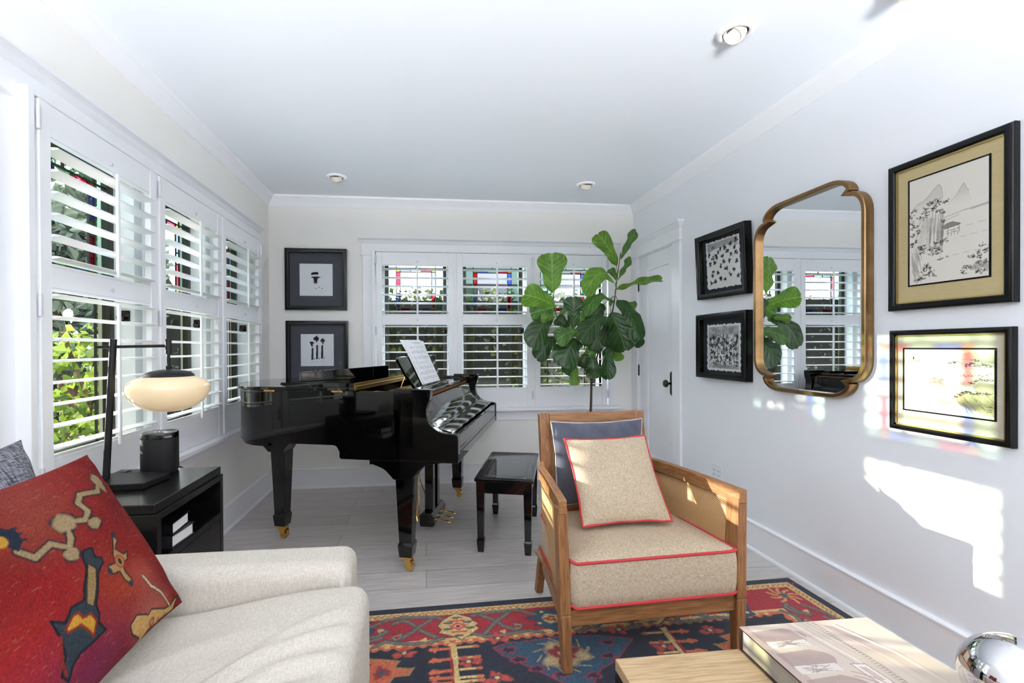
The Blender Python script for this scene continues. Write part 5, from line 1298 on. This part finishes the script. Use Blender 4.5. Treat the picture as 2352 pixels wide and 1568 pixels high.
s = MB(); s.lathe(gp, 48, LX(gx, 1.822, 0)); s.build('globe_shade', M['opal'], lp_, smooth=180, weld=.0002)
s = MB(); s.tube(cr([LX(-1.15, 1.903, .7495), LX(-1.148, 1.935, .7500), LX(-1.158, 1.965, .760), LX(-1.18, 1.972, .752), LX(-1.20, 1.98, .7495)], 6), .003, 8); s.build('cord', M['blackm'], lp_, smooth=60)

# wireless speaker
t = thing('smart_speaker', 'small black wireless speaker on the side table', 'speaker', (-1.062, 1.990, .746), R(14))
def rr2(w, d_, r, z, k=1): return [(x * k, y * k, z) for x, y in rrect(-w / 2, w / 2, -d_ / 2, d_ / 2, r)]
def loft(s, rings):
    n = len(rings[0]); V = [p for r_ in rings for p in r_]
    F = [tuple(range(n))[::-1], tuple(range((len(rings) - 1) * n, len(rings) * n))]
    for k in range(len(rings) - 1):
        for i in range(n): F.append((k * n + i, k * n + (i + 1) % n, (k + 1) * n + (i + 1) % n, (k + 1) * n + i))
    s.add(V, F)
s = MB(); loft(s, [rr2(.125, .118, .045, 0, .93), rr2(.125, .118, .045, .010, 1), rr2(.125, .118, .045, .138, 1)]); s.build('grille', M['spk'], t, smooth=50)
s = MB(); loft(s, [rr2(.125, .118, .045, .139, 1), rr2(.125, .118, .045, .156, 1), rr2(.125, .118, .045, .160, .985), rr2(.125, .118, .045, .161, .95)]); tp = s.build('top_cap', M['spkt'], t, smooth=40)
s = MB()
for x in (-.014, 0, .014): s.lathe([(0, .1622), (.0035, .1620), (.004, .161)], 12, (x, .0, 0))
s.build('buttons', M['hinge'], tp)
cv = bpy.data.curves.new('lettering', 'FONT'); cv.body = 'SONOS'; cv.size = .0075; cv.extrude = .0002; cv.align_x = 'CENTER'
tmp = bpy.data.objects.new('tmp', cv); COL.objects.link(tmp); me = bpy.data.meshes.new_from_object(tmp.evaluated_get(bpy.context.evaluated_depsgraph_get())); bpy.data.objects.remove(tmp)
me.materials.clear(); me.materials.append(M['hinge'])
o = bpy.data.objects.new('lettering', me); COL.objects.link(o); o.parent = tp; o.location = (.0405, -.0545, .1445); o.rotation_euler = (R(90), 0, R(30))
t = tag(empty('power_cord', (0, 0, 0)), 'black power cord hanging behind the far end of the side table', 'cord')
s = MB(); s.tube(cr([(-1.06, 2.075, .755), (-.99, 2.085, .72), (-.885, 2.085, .66), (-.868, 2.085, .62), (-.885, 2.085, .56), (-1.0, 2.09, .40), (-1.12, 2.10, .12), (-1.22, 2.14, .006)], 8), .0035, 8); s.build('cable', M['blackm'], t, smooth=60)

# ------------------------------------------------------------------ coffee table, book and chrome ball
ct = thing('coffee_table', 'low coffee table with pale oak top and black base', 'coffee table', (0, 0, .0125))
CX0, CX1, CY0, CY1, CT = .492, 1.262, .30, 1.168, .4075
s = MB(); s.box(CX0, CX1, CY0, CY1, CT - .030, CT); s.build('table_top', M['tan'], ct, bevel=.002)
s = MB()
for a in ((CX0 - .006, CX0 + .014, CY0, CY1 - .012), (CX1 - .014, CX1 + .0, CY0, CY1 - .012), (CX0 + .014, CX1 - .014, CY1 - .032, CY1 - .012), (CX0 + .014, CX1 - .014, CY0, CY0 + .02)): s.box(*a, CT - .115, CT - .031)
s.build('apron', M['blackm'], ct, bevel=.002)
for x in (CX0 + .03, CX1 - .04):
    for y in (CY0 + .03, CY1 - .05): s = MB(); s.box(x - .022, x + .022, y - .022, y + .022, 0, CT - .114); s.build('leg', M['blackm'], ct, bevel=.002)
bk_ = thing('coffee_table_book', 'thick art book with a sepia building facade on its cover', 'book', (0, 0, .4205))
b0x, b1x, b0y, b1y, bh = .838, 1.219, .785, 1.163, .062
c = Canvas(b1x - b0x, b1y - b0y, 240, 240, (196, 182, 168))
W_, H_ = b1x - b0x, b1y - b0y
def q_(u, v): return (u * W_, v * H_)
rg = random.Random(12)
# facade engraving (u along the back edge, v towards it)
S1, S2, S3 = (150, 128, 124), (196, 178, 172), (118, 96, 92)
c.poly([q_(0, 1), q_(0, 0), q_(.10, 0), q_(.06, 1)], (170, 150, 142), .8)
for v in (.93, .70, .46, .20): c.poly([q_(.04, v), q_(.30, v + .02), q_(.40, v - .05), q_(.36, v - .13), q_(.05, v - .14)], S1, .75); c.line([q_(.30, v + .02), q_(.38, v - .02), q_(.40, v - .08), q_(.36, v - .13)], .006, S2)
for v in (.82, .58, .34): c.poly([q_(.06, v), q_(.34, v), q_(.34, v - .07), q_(.06, v - .07)], (206, 198, 192)); [c.line([q_(rg.uniform(.1, .32), v - rg.uniform(.0, .07)), q_(rg.uniform(.1, .32), v - rg.uniform(.0, .07))], .0022, (140, 120, 112), .7) for _ in range(16)]
for k, (u, w_) in enumerate(((.42, .014), (.46, .004), (.50, .010), (.57, .003), (.61, .004), (.66, .012), (.69, .003))):
    c.line([q_(u - .10, .99), q_(u, .60), q_(u + .02, 0)], w_ * W_ * 1.5, [S2, S1, (224, 210, 202), S1, S3, S2, S1][k], .8)
for v in np.linspace(.05, .98, 46): c.line([q_(.585 + .02 * (.6 - v if v < .6 else (.6 - v) * 5), v), q_(.605 + .02 * (.6 - v if v < .6 else (.6 - v) * 5), v)], .0035, S3, .7)
c.poly([q_(.66, .93), q_(.80, .62), q_(.86, .0), q_(.79, .0), q_(.74, .58), q_(.60, .95)], (164, 142, 138), .85)
c.line([q_(.68, .94), q_(.82, .62), q_(.885, .0)], .006, (240, 232, 226)); c.line([q_(.70, .945), q_(.84, .62), q_(.905, .0)], .0035, S3)
for v in np.linspace(.0, .9, 30): uu = .905 - .065 * v / .62 if v < .62 else .84 - .14 * (v - .62) / .325; c.disc(uu * W_ + .004, v * H_, .003, (190, 170, 160))
c.poly([q_(.43, .56), q_(.52, .55), q_(.54, .38), q_(.45, .38)], (222, 208, 200), edge=S1, ew=.003); c.poly([q_(.455, .53), q_(.50, .525), q_(.515, .41), q_(.47, .41)], (186, 168, 160))
c.poly([q_(.46, .26), q_(.55, .26), q_(.56, .10), q_(.47, .10)], (222, 208, 200), edge=S1, ew=.003)
for r_ in (.05, .065, .08): c.line([(q_(.30, .30)[0] + r_ * math.cos(a), q_(.30, .30)[1] + r_ * math.sin(a)) for a in np.linspace(-1.2, 1.2, 10)], .003, S1)
for _ in range(500): x, y = rg.uniform(0, .9) * W_, rg.random() * H_; c.line([(x, y), (x + rg.uniform(-.008, .008), y + rg.uniform(-.012, .012))], .0016, rg.choice([S2, S1]), .25)
for _ in range(14): c.disc(W_ * rg.uniform(.8, 1), H_ * rg.random(), .05, rg.choice([(206, 192, 178), (186, 170, 156)]), .04, .4, soft=.9)
s = MB(); e = .006
s.box(b0x, b1x, b0y, b1y, 0, .004); s.box(b0x, b1x, b0y, b1y, bh - .0045, bh - .0005); s.box(b0x, b1x, b1y - .006, b1y, 0, bh - .0005); s.build('cover_boards', M['maroon'], bk_, bevel=.0012)
s = MB(); s.box(b0x + e, b1x - e, b0y + .004, b1y - .006, .004, bh - .0045); s.build('pages', M['page'], bk_)
c.mesh('printed_jacket', lambda u, v: (b0x + (b1x - b0x) * u, b0y + (b1y - b0y) * v, bh), M['print'], bk_)
t = thing('chrome_ball', 'polished chrome ball at the bottom right corner on the book', 'ornament', (1.170, .800, .4205 + bh + .0005))
s = MB(); s.lathe([(0, 0)] + [(.085 * math.sin(a), .085 - .085 * math.cos(a)) for a in np.linspace(.12, pi - .02, 40)] + [(0, .17)], 64); s.build('ball', M['chrome'], t, smooth=180)

# ------------------------------------------------------------------ rug
RCX, RCY, RA = 1.905, 2.257, R(1.5)
RWD, RHT = 2.62, 2.00
def rugc():
    c = Canvas(RWD, RHT, 620, 470, (36, 40, 56)); rg = random.Random(21)
    NV, CRM, RED, SAL, VN, VE, BL = (34, 39, 56), (212, 182, 122), (168, 40, 52), (202, 106, 72), (124, 114, 94), (64, 82, 100), (50, 80, 104)
    def frame(d0, d1, col):
        c.poly([(d0, RHT - d1), (RWD - d0, RHT - d1), (RWD - d0, RHT - d0), (d0, RHT - d0)], col); c.poly([(d0, d0), (RWD - d0, d0), (RWD - d0, d1), (d0, d1)], col)
        c.poly([(d0, d0), (d1, d0), (d1, RHT - d0), (d0, RHT - d0)], col); c.poly([(RWD - d1, d0), (RWD - d0, d0), (RWD - d0, RHT - d0), (RWD - d1, RHT - d0)], col)
    frame(0, .04, NV); frame(.04, .082, CRM); frame(.082, .252, RED); frame(.252, .275, CRM); frame(.272, .290, SAL)
    ca, sa = math.cos(-RA), math.sin(-RA)
    def L(p):                                # room position -> rug position
        dx, dy = p[0] - RCX, p[1] - RCY; return (RWD + ca * dx - sa * dy, RHT + sa * dx + ca * dy)
    for k in range(90):                      # scribble in the cream stripe, teeth on the zigzag
        x = .05 + k * .0285
        c.line([(x, RHT - .072), (x + .014, RHT - .052), (x + .026, RHT - .058), (x + .034, RHT - .07)], .004, (176, 70, 60)); c.line([(x + .01, RHT - .076), (x + .03, RHT - .074)], .003, (120, 80, 70))
        y = .05 + k * .022
        if y < RHT - .06: c.line([(RWD - .072, y), (RWD - .052, y + .012), (RWD - .066, y + .02)], .004, (176, 70, 60))
    for k in range(44):
        x = .30 + k * .049
        if x < RWD - .32: c.disc(x, RHT - .290, .017, SAL, .014); c.disc(x, RHT - .280, .012, CRM, .008); 
        y = .30 + k * .049
        if y < RHT - .32: c.disc(RWD - .290, y, .014, SAL, .017)
    med = [(.048, 2.046), (.07, 2.085), (.1, 2.111), (.135, 2.133), (.2, 2.092), (.206, 2.069), (.229, 2.046), (.215, 2.03), (.228, 2.008), (.188, 1.97), (.146, 1.937), (.124, 1.958), (.093, 1.974), (.05, 1.996), (.065, 2.017)]
    vines = [[(-.27, 2.056), (-.225, 2.085), (-.179, 2.115), (-.105, 2.128), (-.022, 2.121), (.045, 2.114), (.078, 2.092)], [(-.216, 1.931), (-.174, 1.962), (-.128, 1.947), (-.058, 1.933), (.018, 1.936), (.069, 1.958)], [(-.148, 2.083), (-.104, 2.106), (-.062, 2.073), (-.033, 2.029), (.003, 1.998), (.038, 1.968)], [(.02, 2.095), (-.029, 2.055), (-.061, 2.012), (-.121, 1.968)], [(.206, 2.106), (.255, 2.122), (.341, 2.123), (.434, 2.128), (.467, 2.097), (.506, 2.078)], [(.197, 1.975), (.253, 1.949), (.334, 1.953), (.438, 1.967), (.495, 1.95)], [(.244, 2.108), (.31, 2.057), (.336, 2.012), (.387, 1.979)], [(.379, 2.115), (.309, 2.05), (.248, 1.969)], [(-.27, 1.99), (-.21, 2.0), (-.17, 2.03), (-.20, 2.05)], [(-.19, 1.99), (-.24, 1.97), (-.27, 2.0)]]
    leaves_ = [[(.381, 2.031), (.428, 2.015), (.403, 1.977), (.384, 1.986)], [(-.153, 1.991), (-.104, 2.014), (-.106, 1.972), (-.136, 1.96)]]
    bfl = [(.44, 2.06), (.51, 2.077), (.50, 2.115), (.566, 2.118), (.624, 2.109), (.615, 2.07), (.65, 2.05), (.62, 2.0), (.63, 1.965), (.555, 1.946), (.533, 1.969), (.498, 1.993), (.47, 2.0), (.502, 2.027)]
    def unit(T):
        for v in vines: c.oline([T(p) for p in v], .014, VN, VE, .005)
        for l in leaves_: c.poly([T(p) for p in l], (150, 134, 104), edge=VE, ew=.005); x, y = T((sum(p[0] for p in l) / 4, sum(p[1] for p in l) / 4)); c.disc(x, y, .012, RED, .008)
        c.poly([T(p) for p in med], CRM, edge=(60, 62, 74), ew=.004)
        for p in ((.135, 2.097), (.10, 2.062), (.185, 2.062), (.09, 2.018), (.19, 2.018), (.135, 1.968)): x, y = T(p); c.disc(x, y, .022, (96, 92, 96), .008, irr=.4)
        for a, b_ in (((.105, 2.075), (.165, 2.075)), ((.11, 1.995), (.17, 1.995))): c.line([T(a), T(b_)], .012, (204, 86, 66))
        c.poly([T(p) for p in ((.095, 2.035), (.137, 2.068), (.178, 2.035), (.137, 2.002))], (206, 96, 72)); c.poly([T(p) for p in ((.115, 2.035), (.137, 2.052), (.158, 2.035), (.137, 2.018))], (226, 150, 120)); x, y = T((.137, 2.035)); c.disc(x, y, .009, (70, 66, 84))
        c.poly([T(p) for p in bfl], BL, edge=(40, 52, 70), ew=.004)
        x, y = T((.56, 2.045)); c.disc(x, y, .040, CRM, .034, irr=.15); c.disc(x, y, .024, (150, 60, 56), .020, irr=.5); c.disc(x, y, .009, (210, 130, 100))
        for p in ((.53, 2.10), (.50, 2.015), (.60, 1.985), (.61, 2.09)): x, y = T(p); c.disc(x, y, .010, CRM, .008)
        for p in ((-.01, 1.955), (.33, 1.975), (-.2, 2.04)): x, y = T(p); c.disc(x, y, .012, CRM, .012, irr=.5)
    for k in (-1, 0, 1): unit(lambda p, k=k: L((p[0] + .87 * k, p[1] + .0 * k)))
    def side(y0):                            # the same border turned along the right edge
        return lambda p: (RWD - .04 - (2.16 - p[1]) - .005, y0 - (p[0] - .13))
    for k in range(3): unit(side(RHT - .62 - .87 * k))
    for sx in (0,):                          # corner palmette
        X0, Y0 = RWD - .16, RHT - .155
        c.disc(X0, Y0, .075, RED)
        for a in np.linspace(-1.0, 4.2, 9): c.line([(X0, Y0), (X0 - .045 * math.cos(a), Y0 + .045 * math.sin(a)), (X0 - .07 * math.cos(a + .25), Y0 + .07 * math.sin(a + .25))], .013, (214, 150, 92))
        c.disc(X0, Y0, .022, (70, 90, 108), irr=.4)
    # field
    def field(T):
        c.poly([T(p) for p in ((.27, 1.87), (.33, 1.895), (.44, 1.90), (.53, 1.912), (.63, 1.910), (.72, 1.90), (.80, 1.88), (.86, 1.86), (.80, 1.80), (.74, 1.74), (.66, 1.70), (.60, 1.62), (.52, 1.62), (.44, 1.70), (.36, 1.77), (.30, 1.82))], BL, edge=(150, 50, 66), ew=.006)
        for a, b_, r_ in ((.33, 1.85, .035), (.36, 1.79, .035), (.42, 1.73, .03), (.50, 1.69, .03), (.75, 1.85, .03), (.72, 1.77, .03), (.62, 1.67, .03), (.56, 1.60, .03)):
            x, y = T((a, b_)); c.disc(x, y, r_, (150, 50, 66), r_ * .6, irr=.4); c.disc(x, y, r_ * .72, NV, r_ * .4, irr=.4)
        x, y = T((.545, 1.80)); c.disc(x, y, .085, (186, 160, 118), .075, irr=.3); c.disc(x, y, .055, (140, 44, 52), .05, irr=.5); c.disc(x, y, .02, (214, 150, 110), irr=.4)
        for a in np.linspace(0, 6.2, 13): c.line([(x + .09 * math.cos(a), y + .08 * math.sin(a)), (x + .12 * math.cos(a + .3), y + .11 * math.sin(a + .3))], .006, (170, 150, 112))
        for sx in (0, 1):
            m_ = (lambda p: p) if sx == 0 else (lambda p: (1.13 - p[0], p[1]))
            c.poly([T(m_(p)) for p in ((.089, 1.925), (.121, 1.918), (.122, 1.20), (.098, 1.20))], CRM); c.line([T(m_((.092, 1.90))), T(m_((.099, 1.2)))], .008, (150, 40, 52))
            for yy in np.arange(1.885, 1.25, -.065):
                c.line([T(m_((.017, yy))), T(m_((.094, yy + .002)))], .016, SAL); x, y = T(m_((.03, yy))); c.disc(x, y, .02, SAL, .014, irr=.5)
                c.line([T(m_((.127, yy + .004))), T(m_((.207, yy + .005)))], .013, CRM); x, y = T(m_((.20, yy + .005))); c.disc(x, y, .014, SAL, .009, irr=.4)
            for p in ((.163, 1.80), (.163, 1.66), (.26, 1.70), (.27, 1.60), (-.09, 1.88), (.22, 1.55), (.30, 1.93)):
                x, y = T(m_(p)); c.disc(x, y, .042, (190, 76, 66), .026, irr=.6); c.disc(x, y, .020, (60, 60, 76), .012, irr=.5); c.disc(x, y, .009, CRM)
            c.poly([T(m_(p)) for p in ((-.30, 1.84), (-.23, 1.86), (-.187, 1.853), (-.106, 1.833), (-.125, 1.798), (-.069, 1.786), (-.048, 1.789), (-.067, 1.751), (-.122, 1.747), (-.147, 1.70), (-.252, 1.62), (-.34, 1.62))], SAL, edge=(150, 130, 90), ew=.006)
            x, y = T(m_((-.17, 1.775))); c.disc(x, y, .03, (140, 54, 64), irr=.4); c.disc(x, y, .013, (70, 78, 98))
            for p in ((-.24, 1.83), (-.28, 1.74), (-.22, 1.71)): x, y = T(m_(p)); c.disc(x, y, .02, NV, .012, irr=.5)
    field(L); field(lambda p: L((p[0], 3.02 - p[1] + .0)))
    c.noise(.13); c.noise(.10, 2)
    return c
rg_ = thing('area_rug', 'red and navy patterned wool rug under the armchair', 'rug', (RCX, RCY, 0), RA)
rugc().mesh('rug_pile', lambda u, v: ((u - 1) * RWD, (v - 1) * RHT, .0115), M['rug'], rg_)
s = MB(); s.box(-RWD, 0, -RHT, 0, .0005, .0112); s.build('rug_backing', pm('rug_backing', (34, 38, 52), .95), rg_)

# ------------------------------------------------------------------ garden outside the windows
s = MB(); s.box(-14, 12, YB + TH, 16, -.45, -.35); s.box(-14, XL - TH, -6, YB + TH, -.45, -.35); struct(s, 'ground', M['ground'])
def foliage_mesh(name, mat, blobs, n, size, parent=None, kind=None, seed=1, flat=0):
    """loose leaf blades scattered through rounded masses"""
    rg = np.random.default_rng(seed); V = []; F = []; tot = sum(b_[3] * b_[5] + b_[4] * b_[5] + b_[3] * b_[4] for b_ in blobs)
    for bx, by, bz, rx, ry, rz in blobs:
        m_ = int(n * (rx * rz + ry * rz + rx * ry) / tot)
        for _ in range(m_):
            d_ = rg.normal(size=3); d_ /= np.linalg.norm(d_); k = rg.uniform(.72, 1.06)
            p = np.array([bx + d_[0] * rx * k, by + d_[1] * ry * k, bz + d_[2] * rz * k])
            a = rg.normal(size=3); a /= np.linalg.norm(a); b2 = np.cross(a, rg.normal(size=3)); b2 /= np.linalg.norm(b2)
            L_ = size * rg.uniform(.6, 1.4); w_ = L_ * .30; i = len(V)
            nn = np.cross(a, b2) * L_ * .12
            V += [p - a * L_ / 2, p + b2 * w_ + nn, p + a * L_ / 2, p - b2 * w_ + nn]; F.append((i, i + 1, i + 2, i + 3))
    s = MB(); s.v = [tuple(map(float, p)) for p in V]; s.f = F; s.m = [0] * len(F); s.uv = [None] * len(F)
    o = s.build(name, mat, parent, flip=False)
    if kind: o['kind'] = kind
    return o
def fol_mat(name, c1, c2, tr=.3):
    m, nt, b = nodes(name); b.inputs['Roughness'].default_value = .5
    g = nt.nodes.new('ShaderNodeNewGeometry'); r = nt.nodes.new('ShaderNodeValToRGB'); e = r.color_ramp.elements
    e[0].color = (*lin(c1), 1); e[1].color = (*lin(c2), 1); link(nt, g.outputs['Random Per Island'], r.inputs['Fac']); link(nt, r.outputs['Color'], b.inputs['Base Color'])
    t_ = nt.nodes.new('ShaderNodeBsdfTranslucent'); link(nt, r.outputs['Color'], t_.inputs['Color']); ms = nt.nodes.new('ShaderNodeMixShader'); ms.inputs['Fac'].default_value = tr
    link(nt, b.outputs[0], ms.inputs[1]); link(nt, t_.outputs[0], ms.inputs[2]); link(nt, ms.outputs[0], nt.nodes['Material Output'].inputs['Surface']); return m
hm = fol_mat('hedge_foliage', (30, 38, 20), (86, 98, 48)); bm_ = fol_mat('bright_foliage', (52, 78, 26), (150, 170, 66), .4); gm = fol_mat('grey_foliage', (44, 56, 46), (112, 126, 108))
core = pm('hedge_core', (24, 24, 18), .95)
def hedge(lab, x0, x1, y, z1, th, seed, mat=hm, n=9000):
    t = thing('hedge', lab, 'hedge', ((x0 + x1) / 2, y, -.35), group='hedges beyond the back window')
    t0 = (x0 + x1) / 2
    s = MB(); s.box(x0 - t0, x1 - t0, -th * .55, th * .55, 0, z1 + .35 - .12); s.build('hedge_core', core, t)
    k = int((x1 - x0) / .45); rg = random.Random(seed)
    bl = [(x0 - t0 + .45 * (i + .5), 0 + rg.uniform(-.05, .05), zz + .35, .36, th * .75, .36) for i in range(k) for zz in np.arange(0, z1 - .15, .42)]
    foliage_mesh('hedge_foliage', mat, bl, n, .085, t, 'stuff', seed)
hedge('dark clipped hedge behind the back window', -1.2, 3.4, 6.35, 1.98, .35, 1, n=14000)
hedge('dark hedge beyond the left window panes', -7.2, -1.3, 7.0, 2.1, .4, 2, gm, 12000)
t = thing('garden_fence', 'brown board fence behind the hedge', 'fence', (0, 7.4, -.35)); s = MB()
for i in range(64): s.box(-4.6 + i * .14, -4.6 + i * .14 + .134, -.012, .012, 0, 1.9)
s.build('boards', M['fence'], t)
t = thing('garden_tree', 'dark tree outside the left window', 'tree', (-3.4, 4.80, -.35))
s = MB(); s.tube([(0, 0, 0), (.03, .02, 1.0), (-.05, 0, 2.0), (.1, .1, 3.0)], [.09, .08, .06, .03], 10); s.build('trunk', M['bark'], t, smooth=60)
foliage_mesh('crown', gm, [(0, -.25, 2.15, .55, .62, .62), (.1, .3, 2.5, .6, .55, .7), (-.1, -.2, 3.0, .6, .7, .6), (0, .7, 2.2, .5, .45, .6), (.05, .2, 1.6, .5, .5, .4)], 5200, .12, t, 'stuff', 5)
t = thing('rose_bush', 'leafy rose bush with white flowers outside the left window', 'shrub', (-2.35, 3.42, -.35))
foliage_mesh('bush_foliage', bm_, [(0, .05, 1.25, .30, .36, .50), (.05, .35, 1.35, .22, .25, .30), (0, -.02, .85, .36, .38, .34), (0, .4, .9, .36, .4, .5), (.02, .15, .4, .4, .5, .4)], 2600, .085, t, 'stuff', 6)
s = MB(); s.tube([(0, 0, 0), (.02, .05, .7), (.03, .08, 1.2), (.0, -.12, 1.7)], .012, 6); s.tube([(0, .05, 0), (.05, .2, .8), (.08, .3, 1.4)], .010, 6); s.build('stem', M['bark'], t)
pet = pm('white_petal', (246, 246, 240), .7)
for x, y, z in ((0, -.12, 1.82), (.08, .34, 1.66), (.1, .05, 1.1), (.2, -.15, .85), (.22, .2, .72)):
    s = MB()
    for k in range(5):
        a = 2 * pi * k / 5; Q = Matrix.Translation((x, y, z)) @ Matrix.Rotation(a, 4, 'X') @ Matrix.Rotation(.5, 4, 'Y')
        s.add([Q @ Vector(p) for p in ((0, 0, 0), (.012, .022, .025), (.02, .018, .05), (.02, -.018, .05), (.012, -.022, .025))], [(0, 1, 2, 3, 4)])
    s.build('flower', pet, t, flip=False)
t = thing('neighbour_house', 'pale grey sided house wall far beyond the hedge', 'house', (3.6, 11.5, -.35))
s = MB(); s.box(-2.6, 3.5, 0, 3, 0, 3.1)
for k in range(20): s.box(-2.6, 3.5, -.02, 0, k * .155, k * .155 + .13)
s.build('house_wall', M['siding'], t)
s = MB(); s.prism([(-.5, 3.1), (1.5, 4.3), (3.5, 3.1)], 'x', -2.8, 3.7); s.build('roof', pm('shingle_roof', (92, 92, 100), .85), t)

# ------------------------------------------------------------------ camera
cd = bpy.data.cameras.new('camera'); co = bpy.data.objects.new('camera', cd); COL.objects.link(co)
cd.sensor_width = 36; cd.lens = 1065.39 / 2352 * 36; cd.shift_x = 83.66 / 2352; cd.shift_y = 19.62 / 2352; cd.clip_start = .02; cd.clip_end = 200
yaw, pit, rol = R(6.2186), R(-.3455), R(-.2910)
Fw = Vector((math.sin(yaw) * math.cos(pit), math.cos(yaw) * math.cos(pit), math.sin(pit)))
Rt = Vector((math.cos(yaw), -math.sin(yaw), 0)); Up = Rt.cross(Fw)
R2 = Rt * math.cos(rol) + Up * math.sin(rol); U2 = -Rt * math.sin(rol) + Up * math.cos(rol)
mx = Matrix((R2, U2, -Fw)).transposed().to_4x4(); mx.translation = (0, 0, 1.24); co.matrix_world = mx
SC.camera = co

# ------------------------------------------------------------------ light: low sun through the left window, bright sky
sun = bpy.data.lights.new('sun', 'SUN'); so = bpy.data.objects.new('sun', sun); COL.objects.link(so)
sun.energy = 2.2; sun.angle = R(.6); sun.color = (1, .93, .80)
so.rotation_euler = Vector((1, -.328, -.211)).to_track_quat('-Z', 'Y').to_euler()
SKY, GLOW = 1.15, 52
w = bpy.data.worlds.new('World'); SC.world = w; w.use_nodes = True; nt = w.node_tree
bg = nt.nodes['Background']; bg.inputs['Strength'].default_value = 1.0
tc = nt.nodes.new('ShaderNodeTexCoord'); sp = nt.nodes.new('ShaderNodeSeparateXYZ'); link(nt, tc.outputs['Generated'], sp.inputs[0])
def wmap(sock, a, b_, t0, t1):
    n = nt.nodes.new('ShaderNodeMapRange'); n.inputs['From Min'].default_value = a; n.inputs['From Max'].default_value = b_
    n.inputs['To Min'].default_value = t0; n.inputs['To Max'].default_value = t1; link(nt, sock, n.inputs['Value']); return n.outputs[0]
def wmul(a, b_):
    n = nt.nodes.new('ShaderNodeMath'); n.operation = 'MULTIPLY'; link(nt, a, n.inputs[0]); link(nt, b_, n.inputs[1]); return n.outputs[0]
rp = nt.nodes.new('ShaderNodeValToRGB'); e = rp.color_ramp.elements       # sky: dim horizon, bright above
e[0].position = .50; e[0].color = (.25, .26, .27, 1); e[1].position = 1; e[1].color = (1.4, 1.5, 1.62, 1)
for ps, cl in ((.54, (1.2, 1.26, 1.34, 1)), (.65, (1.8, 1.92, 2.1, 1))):
    x_ = e.new(ps); x_.color = cl
link(nt, wmap(sp.outputs['Z'], -1, 1, 0, 1), rp.inputs['Fac'])
# sky colour dimmed behind the camera to cut frontal light, in place of shade
vm = nt.nodes.new('ShaderNodeVectorMath'); vm.operation = 'SCALE'; link(nt, rp.outputs['Color'], vm.inputs[0]); link(nt, wmap(sp.outputs['Y'], -.35, .15, .15, SKY), vm.inputs['Scale'])
# added glow band in the world behind the camera, lighting the ceiling; no surface there
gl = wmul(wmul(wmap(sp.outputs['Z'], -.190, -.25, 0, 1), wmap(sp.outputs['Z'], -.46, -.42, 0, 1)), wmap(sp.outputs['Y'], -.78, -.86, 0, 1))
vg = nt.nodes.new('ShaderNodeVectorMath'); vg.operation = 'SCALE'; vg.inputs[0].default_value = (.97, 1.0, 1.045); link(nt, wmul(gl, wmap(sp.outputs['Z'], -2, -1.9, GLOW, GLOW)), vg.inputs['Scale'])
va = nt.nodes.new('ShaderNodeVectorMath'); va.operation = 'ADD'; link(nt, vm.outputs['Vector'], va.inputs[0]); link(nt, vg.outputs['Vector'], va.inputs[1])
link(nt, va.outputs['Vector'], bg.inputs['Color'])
w.cycles.sampling_method = 'MANUAL'; w.cycles.sample_map_resolution = 2048
SC.view_settings.view_transform = 'Standard'; SC.view_settings.look = 'None'; SC.view_settings.gamma = 1; SC.view_settings.exposure = 2.7
SC.view_settings.use_curve_mapping = False
SC.cycles.use_denoising = True; SC.cycles.max_bounces = 14; SC.cycles.diffuse_bounces = 8; SC.cycles.transparent_max_bounces = 24; SC.cycles.sample_clamp_indirect = 0
SC.cycles.caustics_reflective = False; SC.cycles.caustics_refractive = False
